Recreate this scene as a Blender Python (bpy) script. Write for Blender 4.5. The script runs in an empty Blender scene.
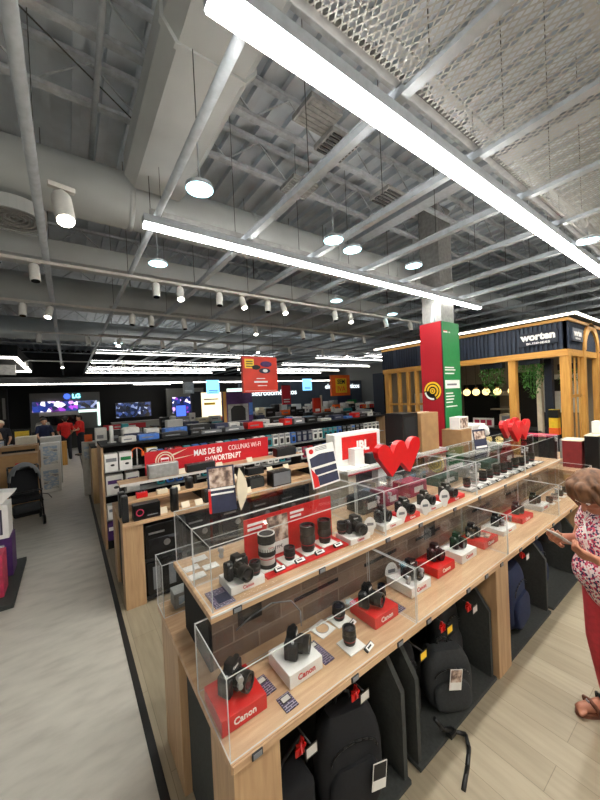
import bpy, bmesh, math, random
from mathutils import Vector, Matrix, Euler
random.seed(7)
PI = math.pi
SC = bpy.context.scene
COL = SC.collection

# ---------------------------------------------------------------- materials
def lin(c):
    return tuple(((v/255)/12.92 if v/255 <= .04045 else ((v/255+.055)/1.055)**2.4) for v in c)
def base(name):
    m = bpy.data.materials.new(name); m.use_nodes = True
    nt = m.node_tree
    return m, nt, nt.nodes['Principled BSDF']
def nd(nt, t, **k):
    n = nt.nodes.new(t)
    for a, v in k.items(): setattr(n, a, v)
    return n
def coords(nt, scale=(1, 1, 1), rot=(0, 0, 0), src='Object'):
    tc = nd(nt, 'ShaderNodeTexCoord'); mp = nd(nt, 'ShaderNodeMapping')
    mp.inputs['Scale'].default_value = scale; mp.inputs['Rotation'].default_value = rot
    nt.links.new(tc.outputs[src], mp.inputs[0]); return mp.outputs[0]
def ramp(nt, fac, stops):
    r = nd(nt, 'ShaderNodeValToRGB')
    e = r.color_ramp.elements
    while len(e) < len(stops): e.new(.5)
    for i, (p, c) in enumerate(stops):
        e[i].position = p; e[i].color = (*lin(c), 1)
    nt.links.new(fac, r.inputs[0]); return r.outputs[0]
def plain(name, c, rough=.5, metal=0, var=.08, scale=18, spec=.5):
    m, nt, b = base(name)
    n = nd(nt, 'ShaderNodeTexNoise'); n.inputs['Scale'].default_value = scale; n.inputs['Detail'].default_value = 3
    nt.links.new(coords(nt), n.inputs['Vector'])
    lo = tuple(v*(1-var) for v in c); hi = tuple(min(255, v*(1+var)) for v in c)
    nt.links.new(ramp(nt, n.outputs['Fac'], [(.3, lo), (.7, hi)]), b.inputs['Base Color'])
    b.inputs['Roughness'].default_value = rough; b.inputs['Metallic'].default_value = metal
    b.inputs['Specular IOR Level'].default_value = spec
    return m
def emit(name, c, s):
    m, nt, b = base(name)
    b.inputs['Base Color'].default_value = (*lin(c), 1)
    b.inputs['Emission Color'].default_value = (*lin(c), 1)
    b.inputs['Emission Strength'].default_value = s
    b.inputs['Roughness'].default_value = .4
    return m
def wood(name, a, b_, along='X', rough=.45):
    m, nt, b = base(name)
    sc = {'X': (1.2, 14, 14), 'Y': (14, 1.2, 14), 'Z': (14, 14, 1.2)}[along]
    n = nd(nt, 'ShaderNodeTexNoise'); n.inputs['Scale'].default_value = 2.2; n.inputs['Detail'].default_value = 6
    n.inputs['Distortion'].default_value = .6
    nt.links.new(coords(nt, sc), n.inputs['Vector'])
    nt.links.new(ramp(nt, n.outputs['Fac'], [(.3, a), (.7, b_)]), b.inputs['Base Color'])
    b.inputs['Roughness'].default_value = rough
    return m
def bricks(name, c1, c2, mortar, w, h, ms, rot=(0, 0, 0), rough=.5, off=.5, bias=0, noise=.0):
    m, nt, b = base(name)
    t = nd(nt, 'ShaderNodeTexBrick'); t.offset = off
    nt.links.new(coords(nt, (1, 1, 1), rot), t.inputs['Vector'])
    t.inputs['Color1'].default_value = (*lin(c1), 1); t.inputs['Color2'].default_value = (*lin(c2), 1)
    t.inputs['Mortar'].default_value = (*lin(mortar), 1)
    t.inputs['Scale'].default_value = 1; t.inputs['Brick Width'].default_value = w
    t.inputs['Row Height'].default_value = h; t.inputs['Mortar Size'].default_value = ms
    t.inputs['Bias'].default_value = bias
    out = t.outputs['Color']
    if noise:
        n = nd(nt, 'ShaderNodeTexNoise'); n.inputs['Scale'].default_value = 3; n.inputs['Detail'].default_value = 8
        nt.links.new(coords(nt, (9, 1, 1)), n.inputs['Vector'])
        mx = nd(nt, 'ShaderNodeMix', data_type='RGBA', blend_type='OVERLAY'); mx.inputs[0].default_value = noise
        nt.links.new(out, mx.inputs[6]); nt.links.new(n.outputs['Fac'], mx.inputs[7])
        hs = nd(nt, 'ShaderNodeHueSaturation'); hs.inputs['Saturation'].default_value = .8
        nt.links.new(mx.outputs[2], hs.inputs['Color']); out = hs.outputs[0]
    nt.links.new(out, b.inputs['Base Color']); b.inputs['Roughness'].default_value = rough
    return m
def blotch(name, stops, scale, rough=.6, mapping=(1, 1, 1), kind='noise', rot=(0, 0, 0), src='Object'):
    m, nt, b = base(name)
    if kind == 'voronoi':
        n = nd(nt, 'ShaderNodeTexVoronoi'); n.inputs['Scale'].default_value = scale
        nt.links.new(coords(nt, mapping, rot, src), n.inputs['Vector'])
        s = nd(nt, 'ShaderNodeSeparateColor'); nt.links.new(n.outputs['Color'], s.inputs[0]); f = s.outputs[0]
    else:
        n = nd(nt, 'ShaderNodeTexNoise'); n.inputs['Scale'].default_value = scale; n.inputs['Detail'].default_value = 6
        nt.links.new(coords(nt, mapping, rot, src), n.inputs['Vector']); f = n.outputs['Fac']
    r = ramp(nt, f, stops)
    if kind == 'voronoi': nt.nodes['Color Ramp'].color_ramp.interpolation = 'CONSTANT'
    nt.links.new(r, b.inputs['Base Color']); b.inputs['Roughness'].default_value = rough
    return m

M = {}
M['black'] = plain('black plastic', (11, 11, 12), .35)
M['matte'] = plain('matte black', (18, 18, 19), .8)
M['rubber'] = plain('rubber black', (17, 17, 19), .55)
M['dgrey'] = plain('dark grey felt', (56, 58, 56), .95, scale=60)
M['fabric'] = plain('black bag fabric', (22, 23, 27), .9, scale=80)
M['fabric2'] = plain('charcoal bag fabric', (46, 48, 50), .9, scale=80)
M['navy_bag'] = plain('navy bag fabric', (22, 34, 66), .85, scale=80)
M['white'] = plain('white card', (232, 230, 226), .5, var=.02)
M['cream'] = plain('cream card', (222, 210, 185), .6, var=.03)
M['offw'] = plain('off white plastic', (205, 203, 198), .4, var=.03)
M['red'] = plain('red card', (205, 24, 22), .4, var=.04)
M['heart'] = plain('red heart acrylic', (205, 10, 20), .3, var=.02)
M['banner'] = plain('banner red', (190, 12, 28), .5, var=.03)
M['redink'] = plain('red ink', (190, 20, 40), .5, var=.02)
M['whiteink'] = plain('white ink', (240, 238, 235), .5, var=.02)
M['blackink'] = plain('black ink', (25, 25, 28), .6, var=.02)
M['greyink'] = plain('grey ink', (120, 122, 126), .6, var=.02)
M['orange'] = plain('orange print', (246, 104, 34), .5, var=.04)
M['signred'] = plain('orange red print', (214, 52, 28), .5, var=.05, scale=4)
M['yellow'] = plain('yellow print', (250, 204, 50), .5, var=.04)
M['blue'] = plain('blue print', (60, 110, 190), .5, var=.1)
M['teal'] = plain('teal print', (40, 140, 150), .5, var=.1)
M['pink'] = plain('pink print', (190, 50, 84), .5, var=.1)
M['purple'] = plain('purple print', (74, 40, 98), .5, var=.1)
M['dnavy'] = plain('dark navy print', (40, 44, 70), .5, var=.1)
M['silver'] = plain('silver', (170, 170, 172), .3, .8)
M['grey'] = plain('grey metal', (150, 150, 148), .5, .1)
M['carton'] = plain('brown carton', (160, 124, 84), .8, var=.06, scale=8)
M['oak'] = wood('oak top', (178, 140, 104), (212, 178, 140), 'X')
M['ply'] = wood('pale plywood', (186, 150, 104), (208, 174, 128), 'Z')
M['oakY'] = wood('oak edge', (178, 140, 104), (212, 178, 140), 'Y')
M['oakZ'] = wood('oak panel', (170, 134, 98), (198, 164, 124), 'Z')
M['gold'] = wood('golden wood', (190, 134, 60), (216, 164, 84), 'Z')
M['goldX'] = wood('golden beam', (190, 134, 60), (216, 164, 84), 'Y')
M['aisle'] = blotch('pale vinyl', [(.25, (178, 173, 163)), (.5, (197, 192, 182)), (.75, (208, 203, 192))], 3.0, .4, (1.3, 3.2, 1), rot=(0, 0, .25))
M['planks'] = bricks('beige planks', (152, 136, 106), (166, 150, 120), (128, 112, 86), 1.3, .19, .0018, rot=(0, 0, PI/2), rough=.45, noise=.3)
M['strip'] = plain('black floor strip', (30, 30, 30), .5)
M['riser'] = bricks('brick print', (140, 116, 98), (108, 88, 74), (150, 130, 112), .27, .085, .004, (PI/2, 0, 0), rough=.7)
M['deck'] = plain('painted steel deck', (206, 213, 220), .7, var=.05, scale=3)
M['ceilsteel'] = plain('white painted steel', (172, 179, 186), .5, var=.05)
M['duct'] = plain('painted duct', (184, 188, 188), .55, var=.04, scale=2)
M['joist'] = plain('joist steel', (184, 189, 194), .6, var=.08)
M['wire'] = plain('steel wire', (60, 60, 60), .5)
M['led'] = emit('led diffuser', (255, 252, 244), 30)
M['ledfar'] = emit('led line', (255, 250, 240), 6)
M['upfill'] = emit('added uplight glow', (255, 252, 248), 3.0)  # glow added to lift the ceiling brightness
M['upfillfar'] = emit('far added uplight glow', (255, 252, 248), 13)  # stronger added glow for the ceiling over the far rows
M['ledwarm'] = emit('cove led', (255, 246, 226), 3.5)
M['down'] = emit('downlight lens', (186, 240, 250), 4)
M['spotl'] = emit('spot lens', (255, 244, 224), 20)
M['bulb'] = emit('bulb glass', (255, 226, 150), 1.1)
M['navy'] = plain('navy slat', (40, 50, 68), .6, var=.06)
M['dnav'] = plain('deep navy', (22, 30, 46), .6, var=.06)
M['green'] = plain('green print', (30, 128, 70), .5, var=.04)
M['colred'] = plain('column red print', (165, 20, 34), .5, var=.03, scale=2)
M['slate'] = plain('slate wall', (74, 84, 98), .7, var=.06, scale=2)
M['wallblack'] = plain('black wall', (26, 26, 28), .7)
M['wallgrey'] = plain('grey wall', (120, 120, 118), .8, var=.04)
M['taupe'] = plain('taupe wall', (150, 138, 122), .8, var=.05, scale=2)
M['leaf'] = blotch('leaf green', [(.3, (34, 80, 30)), (.7, (80, 140, 52))], 12, .6)
M['skin'] = plain('skin', (186, 124, 98), .5, var=.04)
M['skin2'] = plain('pale skin', (205, 158, 130), .5, var=.04)
M['hair'] = blotch('brown hair', [(.3, (78, 50, 32)), (.7, (128, 88, 58))], 40, .6, (1, 1, .25))
M['hairblack'] = plain('dark hair', (30, 24, 20), .6)
M['trouser'] = plain('red cotton', (196, 60, 70), .85, var=.06, scale=30)
M['flower'] = blotch('floral cotton', [(0, (240, 226, 224)), (.3, (196, 56, 92)), (.48, (70, 44, 84)), (.6, (236, 214, 214)), (.78, (222, 96, 120)), (.9, (60, 50, 90))], 95, .85, kind='voronoi')
M['shirtred'] = plain('red polo', (206, 30, 26), .8)
M['shirtbeige'] = plain('beige shirt', (196, 160, 120), .8)
M['jean'] = plain('dark trousers', (30, 32, 42), .85)
M['sandal'] = plain('brown leather', (110, 62, 42), .5)
M['glassdark'] = plain('dark glass', (10, 12, 16), .1)
M['lensglass'] = plain('lens glass', (12, 14, 26), .05)
M['photo'] = blotch('photo print', [(.3, (52, 44, 44)), (.45, (120, 96, 86)), (.55, (196, 170, 152)), (.68, (226, 218, 208))], 22, .4)
M['cardprint'] = bricks('purple info print', (60, 40, 84), (34, 32, 58), (170, 160, 178), .034, .011, .0016, rough=.4)
M['boxprint'] = blotch('product print', [(.38, (226, 226, 222)), (.5, (150, 176, 204)), (.56, (222, 220, 214)), (.68, (110, 112, 120))], 5, .5, (1, 1, 1.6))
M['ampprint'] = blotch('amplifier print', [(0, (16, 16, 18)), (.5, (26, 26, 30)), (.75, (80, 82, 88)), (.9, (18, 18, 20))], 8, .4, (1, 1, 2), kind='voronoi')
M['dpink'] = plain('dusty pink', (140, 52, 76), .6)
M['dgreen'] = plain('bottle green', (44, 74, 62), .7)
M['redbrown'] = plain('dark red box', (120, 34, 36), .5)
M['lgscreen'] = emit('screen blue', (60, 90, 200), 1.2)

def screen_mat(name, stops, scale, s):
    m, nt, b = base(name)
    n = nd(nt, 'ShaderNodeTexVoronoi'); n.inputs['Scale'].default_value = scale
    nt.links.new(coords(nt), n.inputs['Vector'])
    sp = nd(nt, 'ShaderNodeSeparateColor'); nt.links.new(n.outputs['Color'], sp.inputs[0])
    c = ramp(nt, sp.outputs[0], stops)
    b.inputs['Base Color'].default_value = (.01, .01, .01, 1)
    nt.links.new(c, b.inputs['Emission Color']); b.inputs['Emission Strength'].default_value = s
    b.inputs['Roughness'].default_value = .2
    return m
M['tv'] = screen_mat('tv picture', [(0, (6, 8, 20)), (.4, (20, 40, 110)), (.6, (10, 10, 30)), (.75, (150, 60, 190)), (.9, (230, 220, 240))], 5, 1.3)
M['tv2'] = screen_mat('dim tv picture', [(0, (4, 6, 12)), (.5, (16, 30, 60)), (.8, (60, 80, 140)), (.93, (160, 170, 200))], 6, .8)
M['bluescreen'] = emit('light blue sign', (120, 190, 235), 1.1)
M['creamlit'] = emit('backlit cream panel', (246, 226, 186), .9)
M['mintlit'] = emit('backlit pale panel', (206, 232, 222), .9)

def acrylic():
    m = bpy.data.materials.new('clear acrylic'); m.use_nodes = True
    nt = m.node_tree; nt.nodes.remove(nt.nodes['Principled BSDF'])
    out = nt.nodes['Material Output']
    tr = nd(nt, 'ShaderNodeBsdfTransparent'); tr.inputs[0].default_value = (.965, .97, .972, 1)
    gl = nd(nt, 'ShaderNodeBsdfGlossy'); gl.inputs['Roughness'].default_value = .03
    lw = nd(nt, 'ShaderNodeLayerWeight'); lw.inputs['Blend'].default_value = .5
    pw = nd(nt, 'ShaderNodeMath', operation='POWER'); pw.inputs[1].default_value = 5; nt.links.new(lw.outputs['Facing'], pw.inputs[0])
    fr = nd(nt, 'ShaderNodeMath', operation='MULTIPLY_ADD'); fr.inputs[1].default_value = .45; fr.inputs[2].default_value = .022; nt.links.new(pw.outputs[0], fr.inputs[0])
    mx = nd(nt, 'ShaderNodeMixShader')
    nt.links.new(fr.outputs[0], mx.inputs[0]); nt.links.new(tr.outputs[0], mx.inputs[1]); nt.links.new(gl.outputs[0], mx.inputs[2])
    nt.links.new(mx.outputs[0], out.inputs[0])
    return m
def acryledge():
    m = bpy.data.materials.new('polished acrylic edge'); m.use_nodes = True
    nt = m.node_tree; b = nt.nodes['Principled BSDF']; out = nt.nodes['Material Output']
    b.inputs['Base Color'].default_value = (.8, .82, .82, 1); b.inputs['Roughness'].default_value = .15
    tr = nd(nt, 'ShaderNodeBsdfTransparent'); mx = nd(nt, 'ShaderNodeMixShader'); mx.inputs[0].default_value = .72
    nt.links.new(tr.outputs[0], mx.inputs[1]); nt.links.new(b.outputs[0], mx.inputs[2]); nt.links.new(mx.outputs[0], out.inputs[0])
    return m
M['acr'] = acrylic(); M['acredge'] = acryledge()
def meshmat():
    m = bpy.data.materials.new('expanded metal mesh'); m.use_nodes = True
    nt = m.node_tree; b = nt.nodes['Principled BSDF']; out = nt.nodes['Material Output']
    b.inputs['Base Color'].default_value = (*lin((176, 176, 172)), 1); b.inputs['Roughness'].default_value = .6
    t = nd(nt, 'ShaderNodeTexBrick'); t.offset = 0
    nt.links.new(coords(nt, (1, .6, 1), rot=(0, 0, PI/4)), t.inputs['Vector'])
    t.inputs['Scale'].default_value = 1; t.inputs['Brick Width'].default_value = .026; t.inputs['Row Height'].default_value = .026
    t.inputs['Mortar Size'].default_value = .0027; t.inputs['Mortar Smooth'].default_value = 0
    tr = nd(nt, 'ShaderNodeBsdfTransparent'); mx = nd(nt, 'ShaderNodeMixShader')
    nt.links.new(t.outputs['Fac'], mx.inputs[0]); nt.links.new(tr.outputs[0], mx.inputs[1]); nt.links.new(b.outputs[0], mx.inputs[2])
    nt.links.new(mx.outputs[0], out.inputs[0])
    return m
M['mesh'] = meshmat()

# ---------------------------------------------------------------- mesh builder
class MB:
    def __init__(s): s.bm = bmesh.new(); s.mi = 0; s.mt = None
    def _fin(s, vs, fs):
        for f in fs: f.material_index = s.mi
        return s
    def box(s, x0, x1, y0, y1, z0, z1, bev=0, rot=None, c=None):
        r = bmesh.ops.create_cube(s.bm, size=1)
        vs = r['verts']
        for v in vs: v.co = Vector(((x0+x1)/2+v.co.x*(x1-x0), (y0+y1)/2+v.co.y*(y1-y0), (z0+z1)/2+v.co.z*(z1-z0)))
        fs = list({f for v in vs for f in v.link_faces})
        for f in fs: f.material_index = s.mi
        if rot:
            c = Vector(c) if c else Vector(((x0+x1)/2, (y0+y1)/2, (z0+z1)/2))
            bmesh.ops.rotate(s.bm, verts=vs, cent=c, matrix=Euler(rot).to_matrix())
        if bev:
            es = list({e for v in vs for e in v.link_edges})
            r = bmesh.ops.bevel(s.bm, geom=es, offset=bev, segments=2, affect='EDGES', profile=.5)
            for f in r['faces']: f.material_index = s.mi
        return s
    def cyl(s, p0, p1, r0, r1=None, seg=14, caps=True):
        p0 = Vector(p0); p1 = Vector(p1); r1 = r0 if r1 is None else r1
        d = (p1-p0).normalized(); a = d.orthogonal().normalized(); b = d.cross(a)
        A = [s.bm.verts.new(p0+(a*math.cos(t)+b*math.sin(t))*r0) for t in [2*PI*i/seg for i in range(seg)]]
        B = [s.bm.verts.new(p1+(a*math.cos(t)+b*math.sin(t))*r1) for t in [2*PI*i/seg for i in range(seg)]]
        fs = [s.bm.faces.new((A[i], A[(i+1) % seg], B[(i+1) % seg], B[i])) for i in range(seg)]
        for f in fs: f.smooth = True
        if caps:
            fs.append(s.bm.faces.new(A[::-1])); fs.append(s.bm.faces.new(B))
        for f in fs: f.material_index = s.mi
        return s
    def lathe(s, prof, o=(0, 0, 0), ax=(0, 0, 1), seg=24):
        o = Vector(o); d = Vector(ax).normalized(); a = d.orthogonal().normalized(); b = d.cross(a)
        rings = []
        for r, z in prof:
            rings.append([s.bm.verts.new(o+d*z+(a*math.cos(2*PI*i/seg)+b*math.sin(2*PI*i/seg))*max(r, 1e-5)) for i in range(seg)])
        for k in range(len(rings)-1):
            for i in range(seg):
                f = s.bm.faces.new((rings[k][i], rings[k][(i+1) % seg], rings[k+1][(i+1) % seg], rings[k+1][i])); f.material_index = s.mi
        for R in (rings[0][::-1], rings[-1]):
            f = s.bm.faces.new(R); f.material_index = s.mi
        return s
    def prism(s, pts, a0, a1, plane='xz'):
        def P(u, w, t): return {'xz': (u, t, w), 'yz': (t, u, w), 'xy': (u, w, t)}[plane]
        A = [s.bm.verts.new(P(u, w, a0)) for u, w in pts]; B = [s.bm.verts.new(P(u, w, a1)) for u, w in pts]
        n = len(pts)
        fs = [s.bm.faces.new(A), s.bm.faces.new(B[::-1])]
        for i in range(n): fs.append(s.bm.faces.new((A[i], B[i], B[(i+1) % n], A[(i+1) % n])))
        for f in fs: f.material_index = s.mi
        return s
    def tube(s, pts, r, seg=8):
        for i in range(len(pts)-1): s.cyl(pts[i], pts[i+1], r, r, seg)
        for p in pts[1:-1]: s.ball(p, r*1.0, 8, 5)
        return s
    def ball(s, c, r, u=16, v=10, sc=(1, 1, 1)):
        R = bmesh.ops.create_uvsphere(s.bm, u_segments=u, v_segments=v, radius=1)
        for w in R['verts']: w.co = Vector(c)+Vector((w.co.x*r*sc[0], w.co.y*r*sc[1], w.co.z*r*sc[2]))
        for f in {f for w in R['verts'] for f in w.link_faces}: f.material_index = s.mi; f.smooth = True
        return s
    def arc(s, c, r0, r1, a0, a1, y0, y1, seg=24, plane='xz'):
        pts = [(c[0]+r1*math.cos(a0+(a1-a0)*i/seg), c[1]+r1*math.sin(a0+(a1-a0)*i/seg)) for i in range(seg+1)]
        pts += [(c[0]+r0*math.cos(a1-(a1-a0)*i/seg), c[1]+r0*math.sin(a1-(a1-a0)*i/seg)) for i in range(seg+1)]
        # as quads
        n = seg+1
        def P(u, w, t): return {'xz': (u, t, w), 'yz': (t, u, w), 'xy': (u, w, t)}[plane]
        A = [s.bm.verts.new(P(u, w, y0)) for u, w in pts]; B = [s.bm.verts.new(P(u, w, y1)) for u, w in pts]
        N = 2*n; fs = []
        for i in range(seg):
            j = N-1-i
            fs.append(s.bm.faces.new((A[i], A[i+1], A[j-1], A[j]))); fs.append(s.bm.faces.new((B[i+1], B[i], B[j], B[j-1])))
            fs.append(s.bm.faces.new((A[i+1], A[i], B[i], B[i+1]))); fs.append(s.bm.faces.new((A[j], A[j-1], B[j-1], B[j])))
        for a, b in ((0, N-1), (seg, seg+1)): fs.append(s.bm.faces.new((A[a], A[b], B[b], B[a])))
        for f in fs: f.material_index = s.mi
        return s
    def m(s, i): s.mi = i; return s
    def build(s, name, mats, parent=None, world=False, smooth=None, loc=None, rot=None):
        if world and parent: bmesh.ops.translate(s.bm, verts=s.bm.verts, vec=-Vector(parent.location))
        bmesh.ops.recalc_face_normals(s.bm, faces=s.bm.faces)
        me = bpy.data.meshes.new(name); s.bm.to_mesh(me); s.bm.free()
        for mt in (mats if isinstance(mats, (list, tuple)) else [mats]): me.materials.append(M[mt] if isinstance(mt, str) else mt)
        if smooth is not None:
            me.shade_smooth() if smooth else None
            if smooth: me.set_sharp_from_angle(angle=math.radians(smooth if smooth > 1 else 40))
        o = bpy.data.objects.new(name, me); COL.objects.link(o)
        if parent: o.parent = parent
        if loc: o.location = loc
        if rot: o.rotation_euler = rot
        return o

def tag(o, label, cat=None, group=None, kind=None):
    if label: o['label'] = label
    if cat: o['category'] = cat
    if group: o['group'] = group
    if kind: o['kind'] = kind
    return o
def thing(name, label, cat, loc=(0, 0, 0), rz=0, group=None):
    o = bpy.data.objects.new(name, None); COL.objects.link(o); o.empty_display_size = .05
    o.location = loc; o.rotation_euler = (0, 0, rz)
    return tag(o, label, cat, group)
def struct(name, mb, mats, label=None):
    o = mb.build(name, mats); o['kind'] = 'structure'
    if label: o['label'] = label
    return o
def dup(root, loc, rz=None, label=None, group=None, scale=None):
    r = root.copy(); COL.objects.link(r); r.location = loc
    if rz is not None: r.rotation_euler = (0, 0, rz)
    if scale: r.scale = scale if isinstance(scale, tuple) else (scale,)*3
    if label: r['label'] = label
    if group: r['group'] = group
    for ch in KIDS(root):
        c = ch.copy(); COL.objects.link(c); c.parent = r
        for g in KIDS(ch):
            d = g.copy(); COL.objects.link(d); d.parent = c
    return r
def KIDS(o): return list(o.children)
TXT = {}
def text(body, size, mat, parent, loc, rot=(PI/2, 0, 0), name='lettering', depth=.0006, bold=0, align='CENTER', sx=1):
    k = (body, size, bold, depth, align, mat)
    if k not in TXT:
        cu = bpy.data.curves.new('lettering', 'FONT'); cu.body = body; cu.size = size; cu.extrude = depth
        cu.offset = bold*size; cu.align_x = align; cu.align_y = 'CENTER'; cu.resolution_u = 3
        t = bpy.data.objects.new('t', cu); COL.objects.link(t); bpy.context.view_layer.update()
        me = bpy.data.meshes.new_from_object(t.evaluated_get(bpy.context.evaluated_depsgraph_get()))
        bpy.data.objects.remove(t); me.materials.clear(); me.materials.append(M[mat]); TXT[k] = me
    o = bpy.data.objects.new(name, TXT[k]); COL.objects.link(o)
    o.parent = parent; o.location = loc; o.rotation_euler = rot; o.scale = (sx, 1, 1)
    return o
FRONT = (PI/2, 0, 0)          # reads from -Y
SIDE = (PI/2, 0, -PI/2)       # reads from -X

# ---------------------------------------------------------------- setting
struct('floor', MB().box(.33, 16, -4, 23, -.1, 0), 'planks', 'beige wood plank shop floor')
o = MB().box(-6, .30, -4, 23, -.1, .0).build('floor', 'aisle'); tag(o, 'pale grey vinyl aisle floor', kind='structure')
struct('trim_1', MB().box(.30, .345, -4, 23, -.1, .003), 'strip', 'black strip between aisle and plank floor')
struct('wall_left', MB().box(-6.2, -6, -4, 23, 0, 5.6), 'wallgrey')
struct('wall_right', MB().box(16, 16.2, -4, 23, 0, 5.6), 'wallgrey')
struct('wall_back', MB().box(-6.2, 16.2, -4.2, -4, 0, 5.6), 'offw')
struct('wall_front', MB().box(-6.2, 16.2, 22, 22.2, 0, 5.6), 'wallblack')
mb = MB()
x = -6.
while x < 16:     # corrugated steel deck, ribs along Y
    mb.box(x, x+.17, -4, 23, 5.26, 5.30)
    mb.box(x+.17, x+.25, -4, 23, 5.19, 5.26); x += .25
mb.box(-6.2, 16.2, -4.2, 23, 5.32, 5.4)
struct('ceiling', mb, 'deck', 'painted corrugated steel deck ceiling')

# joists across (X): chords plus lattice web
def joist(y, x0=-6, x1=16, z=4.75, label=''):
    mb = MB().box(x0, x1, y-.035, y+.035, z, z+.035).box(x0, x1, y-.035, y+.035, z+.38, z+.42)
    x = x0
    k = 0
    while x < x1-.5:
        a, b = (z+.03, z+.39) if k % 2 == 0 else (z+.39, z+.03)
        mb.cyl((x, y, a), (x+.42, y, b), .009, seg=5, caps=False); x += .42; k += 1
    o = mb.build('trim_%d' % joist.n, 'joist'); joist.n += 1
    tag(o, 'white painted lattice roof joist across the ceiling', kind='structure')
joist.n = 2
for y in (-2.6, -1.0, .6, 1.75, 2.7, 3.35, 5.0, 6.7, 8.6, 10.4, 12.4, 14.6, 17, 19.6): joist(y)
# big rafters along Y
for x in (-4.2, 3.95, 9.4, 14.0):
    mb = MB().box(x-.1, x+.1, -4, 22, 4.55, 4.58).box(x-.1, x+.1, -4, 22, 4.72, 4.75).box(x-.015, x+.015, -4, 22, 4.57, 4.73)
    tag(mb.build('trim_%d' % joist.n, 'ceilsteel'), 'white steel rafter running down the shop', kind='structure'); joist.n += 1

# suspended grid bars along Y
gx = [-.12, .70]+[1.55+.85*i for i in range(15)]
tail = ['far left by the aisle', 'left of the long light bars', 'through the near end of the light bars']
for i, x in enumerate(gx):
    if i == 0: mb = MB().cyl((x, -3.9, 3.72), (x, 19.8, 3.72), .033, seg=12)
    elif i == 1: mb = MB().cyl((x, -3.9, 3.72), (x, 19.8, 3.72), .028, seg=12)
    else: mb = MB().box(x-.03, x+.03, -3.9, 19.8, 3.69, 3.74).box(x-.038, x+.038, -3.9, 19.8, 3.74, 3.746)
    o = mb.build('ceiling_rail', 'ceilsteel')
    tag(o, 'white suspended ceiling rail running away down the shop, number counted from the aisle side' if i > 2 else 'white suspended ceiling rail '+tail[i], 'ceiling rail', 'suspended ceiling rails' if i > 2 else None)
    if i > 2: o['label'] = 'white suspended ceiling rail running away above the camera cases'
# cross rails along X
for j, (y, z) in enumerate([(-1.9, 3.76), (1.06, 3.74), (3.05, 3.76), (6.4, 3.76), (9.0, 3.76), (12.2, 3.76)]):
    o = MB().box(.66 if j else .66, 15.8, y-.02, y+.02, z, z+.05).build('ceiling_rail', 'grey')
    tag(o, ['crossing rail behind the camera position', 'grey rail crossing right beside the nearest light bar', 'grey rail crossing just behind the second light bar', 'grey rail crossing above the first hanging red sign', 'grey rail crossing between the spotlights and far light lines', 'grey rail crossing beneath the far roof'][j], 'ceiling rail')
# expanded mesh panels near the viewer
for i in range(2, len(gx)-1):
    x0, x1 = gx[i]+.032, gx[i+1]-.032
    for (y0, y1) in ((-3.8, -1.94), (-1.86, 1.02)):
        o = MB().box(x0, x1, y0, y1, 3.716, 3.719).build('mesh_panel', 'mesh')
        tag(o, 'expanded metal mesh ceiling panel laid between two white rails', 'ceiling panel', 'mesh ceiling panels')
o = MB().box(.73, 1.52, -1.88, 1.03, 3.716, 3.719).build('mesh_panel', 'mesh'); tag(o, 'expanded metal mesh ceiling panel nearest the aisle', 'ceiling panel')

# hanging wires
wn = 0
for x in gx[::1]:
    for y in (-.2, .9, 1.9, 3.2, 4.6, 6.2):
        o = MB().cyl((x, y, 3.735), (x, y, 5.262), .0035, seg=5).build('suspension_wire', 'wire')
        tag(o, 'thin steel suspension wire holding a white ceiling rail', 'wire', 'suspension wires'); wn += 1
# diagonal bracing
o = MB().cyl((-.8, 2.1, 4.6), (1.2, 3.6, 4.62), .006, seg=5).build('brace_cable', 'wire'); tag(o, 'long diagonal steel cable under the joists at left', 'cable')
for i, (x, y) in enumerate([(.25, 1.0), (.8, 1.2)]): 
    o = MB().cyl((.28 + .6*i, 0.6, 4.6), (.30+.55*i, 4.0, 4.6), .022, seg=8).build('sprinkler_pipe', 'ceilsteel')
    tag(o, ['thin white pipe left of the big duct', 'thin white pipe hidden beside the big duct'][i], 'pipe')
# big ducts
mb = MB(); mb.prism([(.62, 4.2), (1.04, 4.2), (1.12, 4.3), (1.12, 4.5), (.54, 4.5), (.54, 4.3)], -3.5, 3.45, 'xz')
d = mb.build('air_duct', 'duct'); tag(d, 'wide cream rectangular air duct running along the ceiling', 'duct')
for k, y in enumerate((-1.5, .2, 1.9)):
    MB().prism([(.60, 4.185), (1.05, 4.185), (1.14, 4.29), (1.14, 4.51), (.52, 4.51), (.52, 4.29)], y, y+.04, 'xz').build('duct_flange', 'duct', d)
mb = MB().cyl((-5.9, 3.82, 4.25), (15, 3.82, 4.25), .27, seg=28)
d = mb.build('round_duct', 'duct'); tag(d, 'large round air duct crossing the whole ceiling', 'duct')
for k in range(14): MB().cyl((-5+k*1.4, 3.82, 4.25), (-4.95+k*1.4, 3.82, 4.25), .28, seg=28).build('duct_seam', 'duct', d)
mb = MB().cyl((-5.9, 7.7, 4.3), (15, 7.7, 4.3), .3, seg=24); rd_ = mb.build('round_duct', 'duct'); [MB().cyl((k*2.6-4, 7.7, 4.58), (k*2.6-4, 7.7, 5.262), .008, seg=6).build('hanger_rod', 'wire', rd_) for k in range(8)]; tag(rd_, 'round air duct crossing behind the track spotlights', 'duct')
mb = MB().cyl((-5.9, 11.4, 4.3), (15, 11.4, 4.3), .3, seg=24); rd_ = mb.build('round_duct', 'duct'); [MB().cyl((k*2.6-4, 11.4, 4.58), (k*2.6-4, 11.4, 5.262), .008, seg=6).build('hanger_rod', 'wire', rd_) for k in range(8)]; tag(rd_, 'farthest round air duct crossing under the roof', 'duct')
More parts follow.
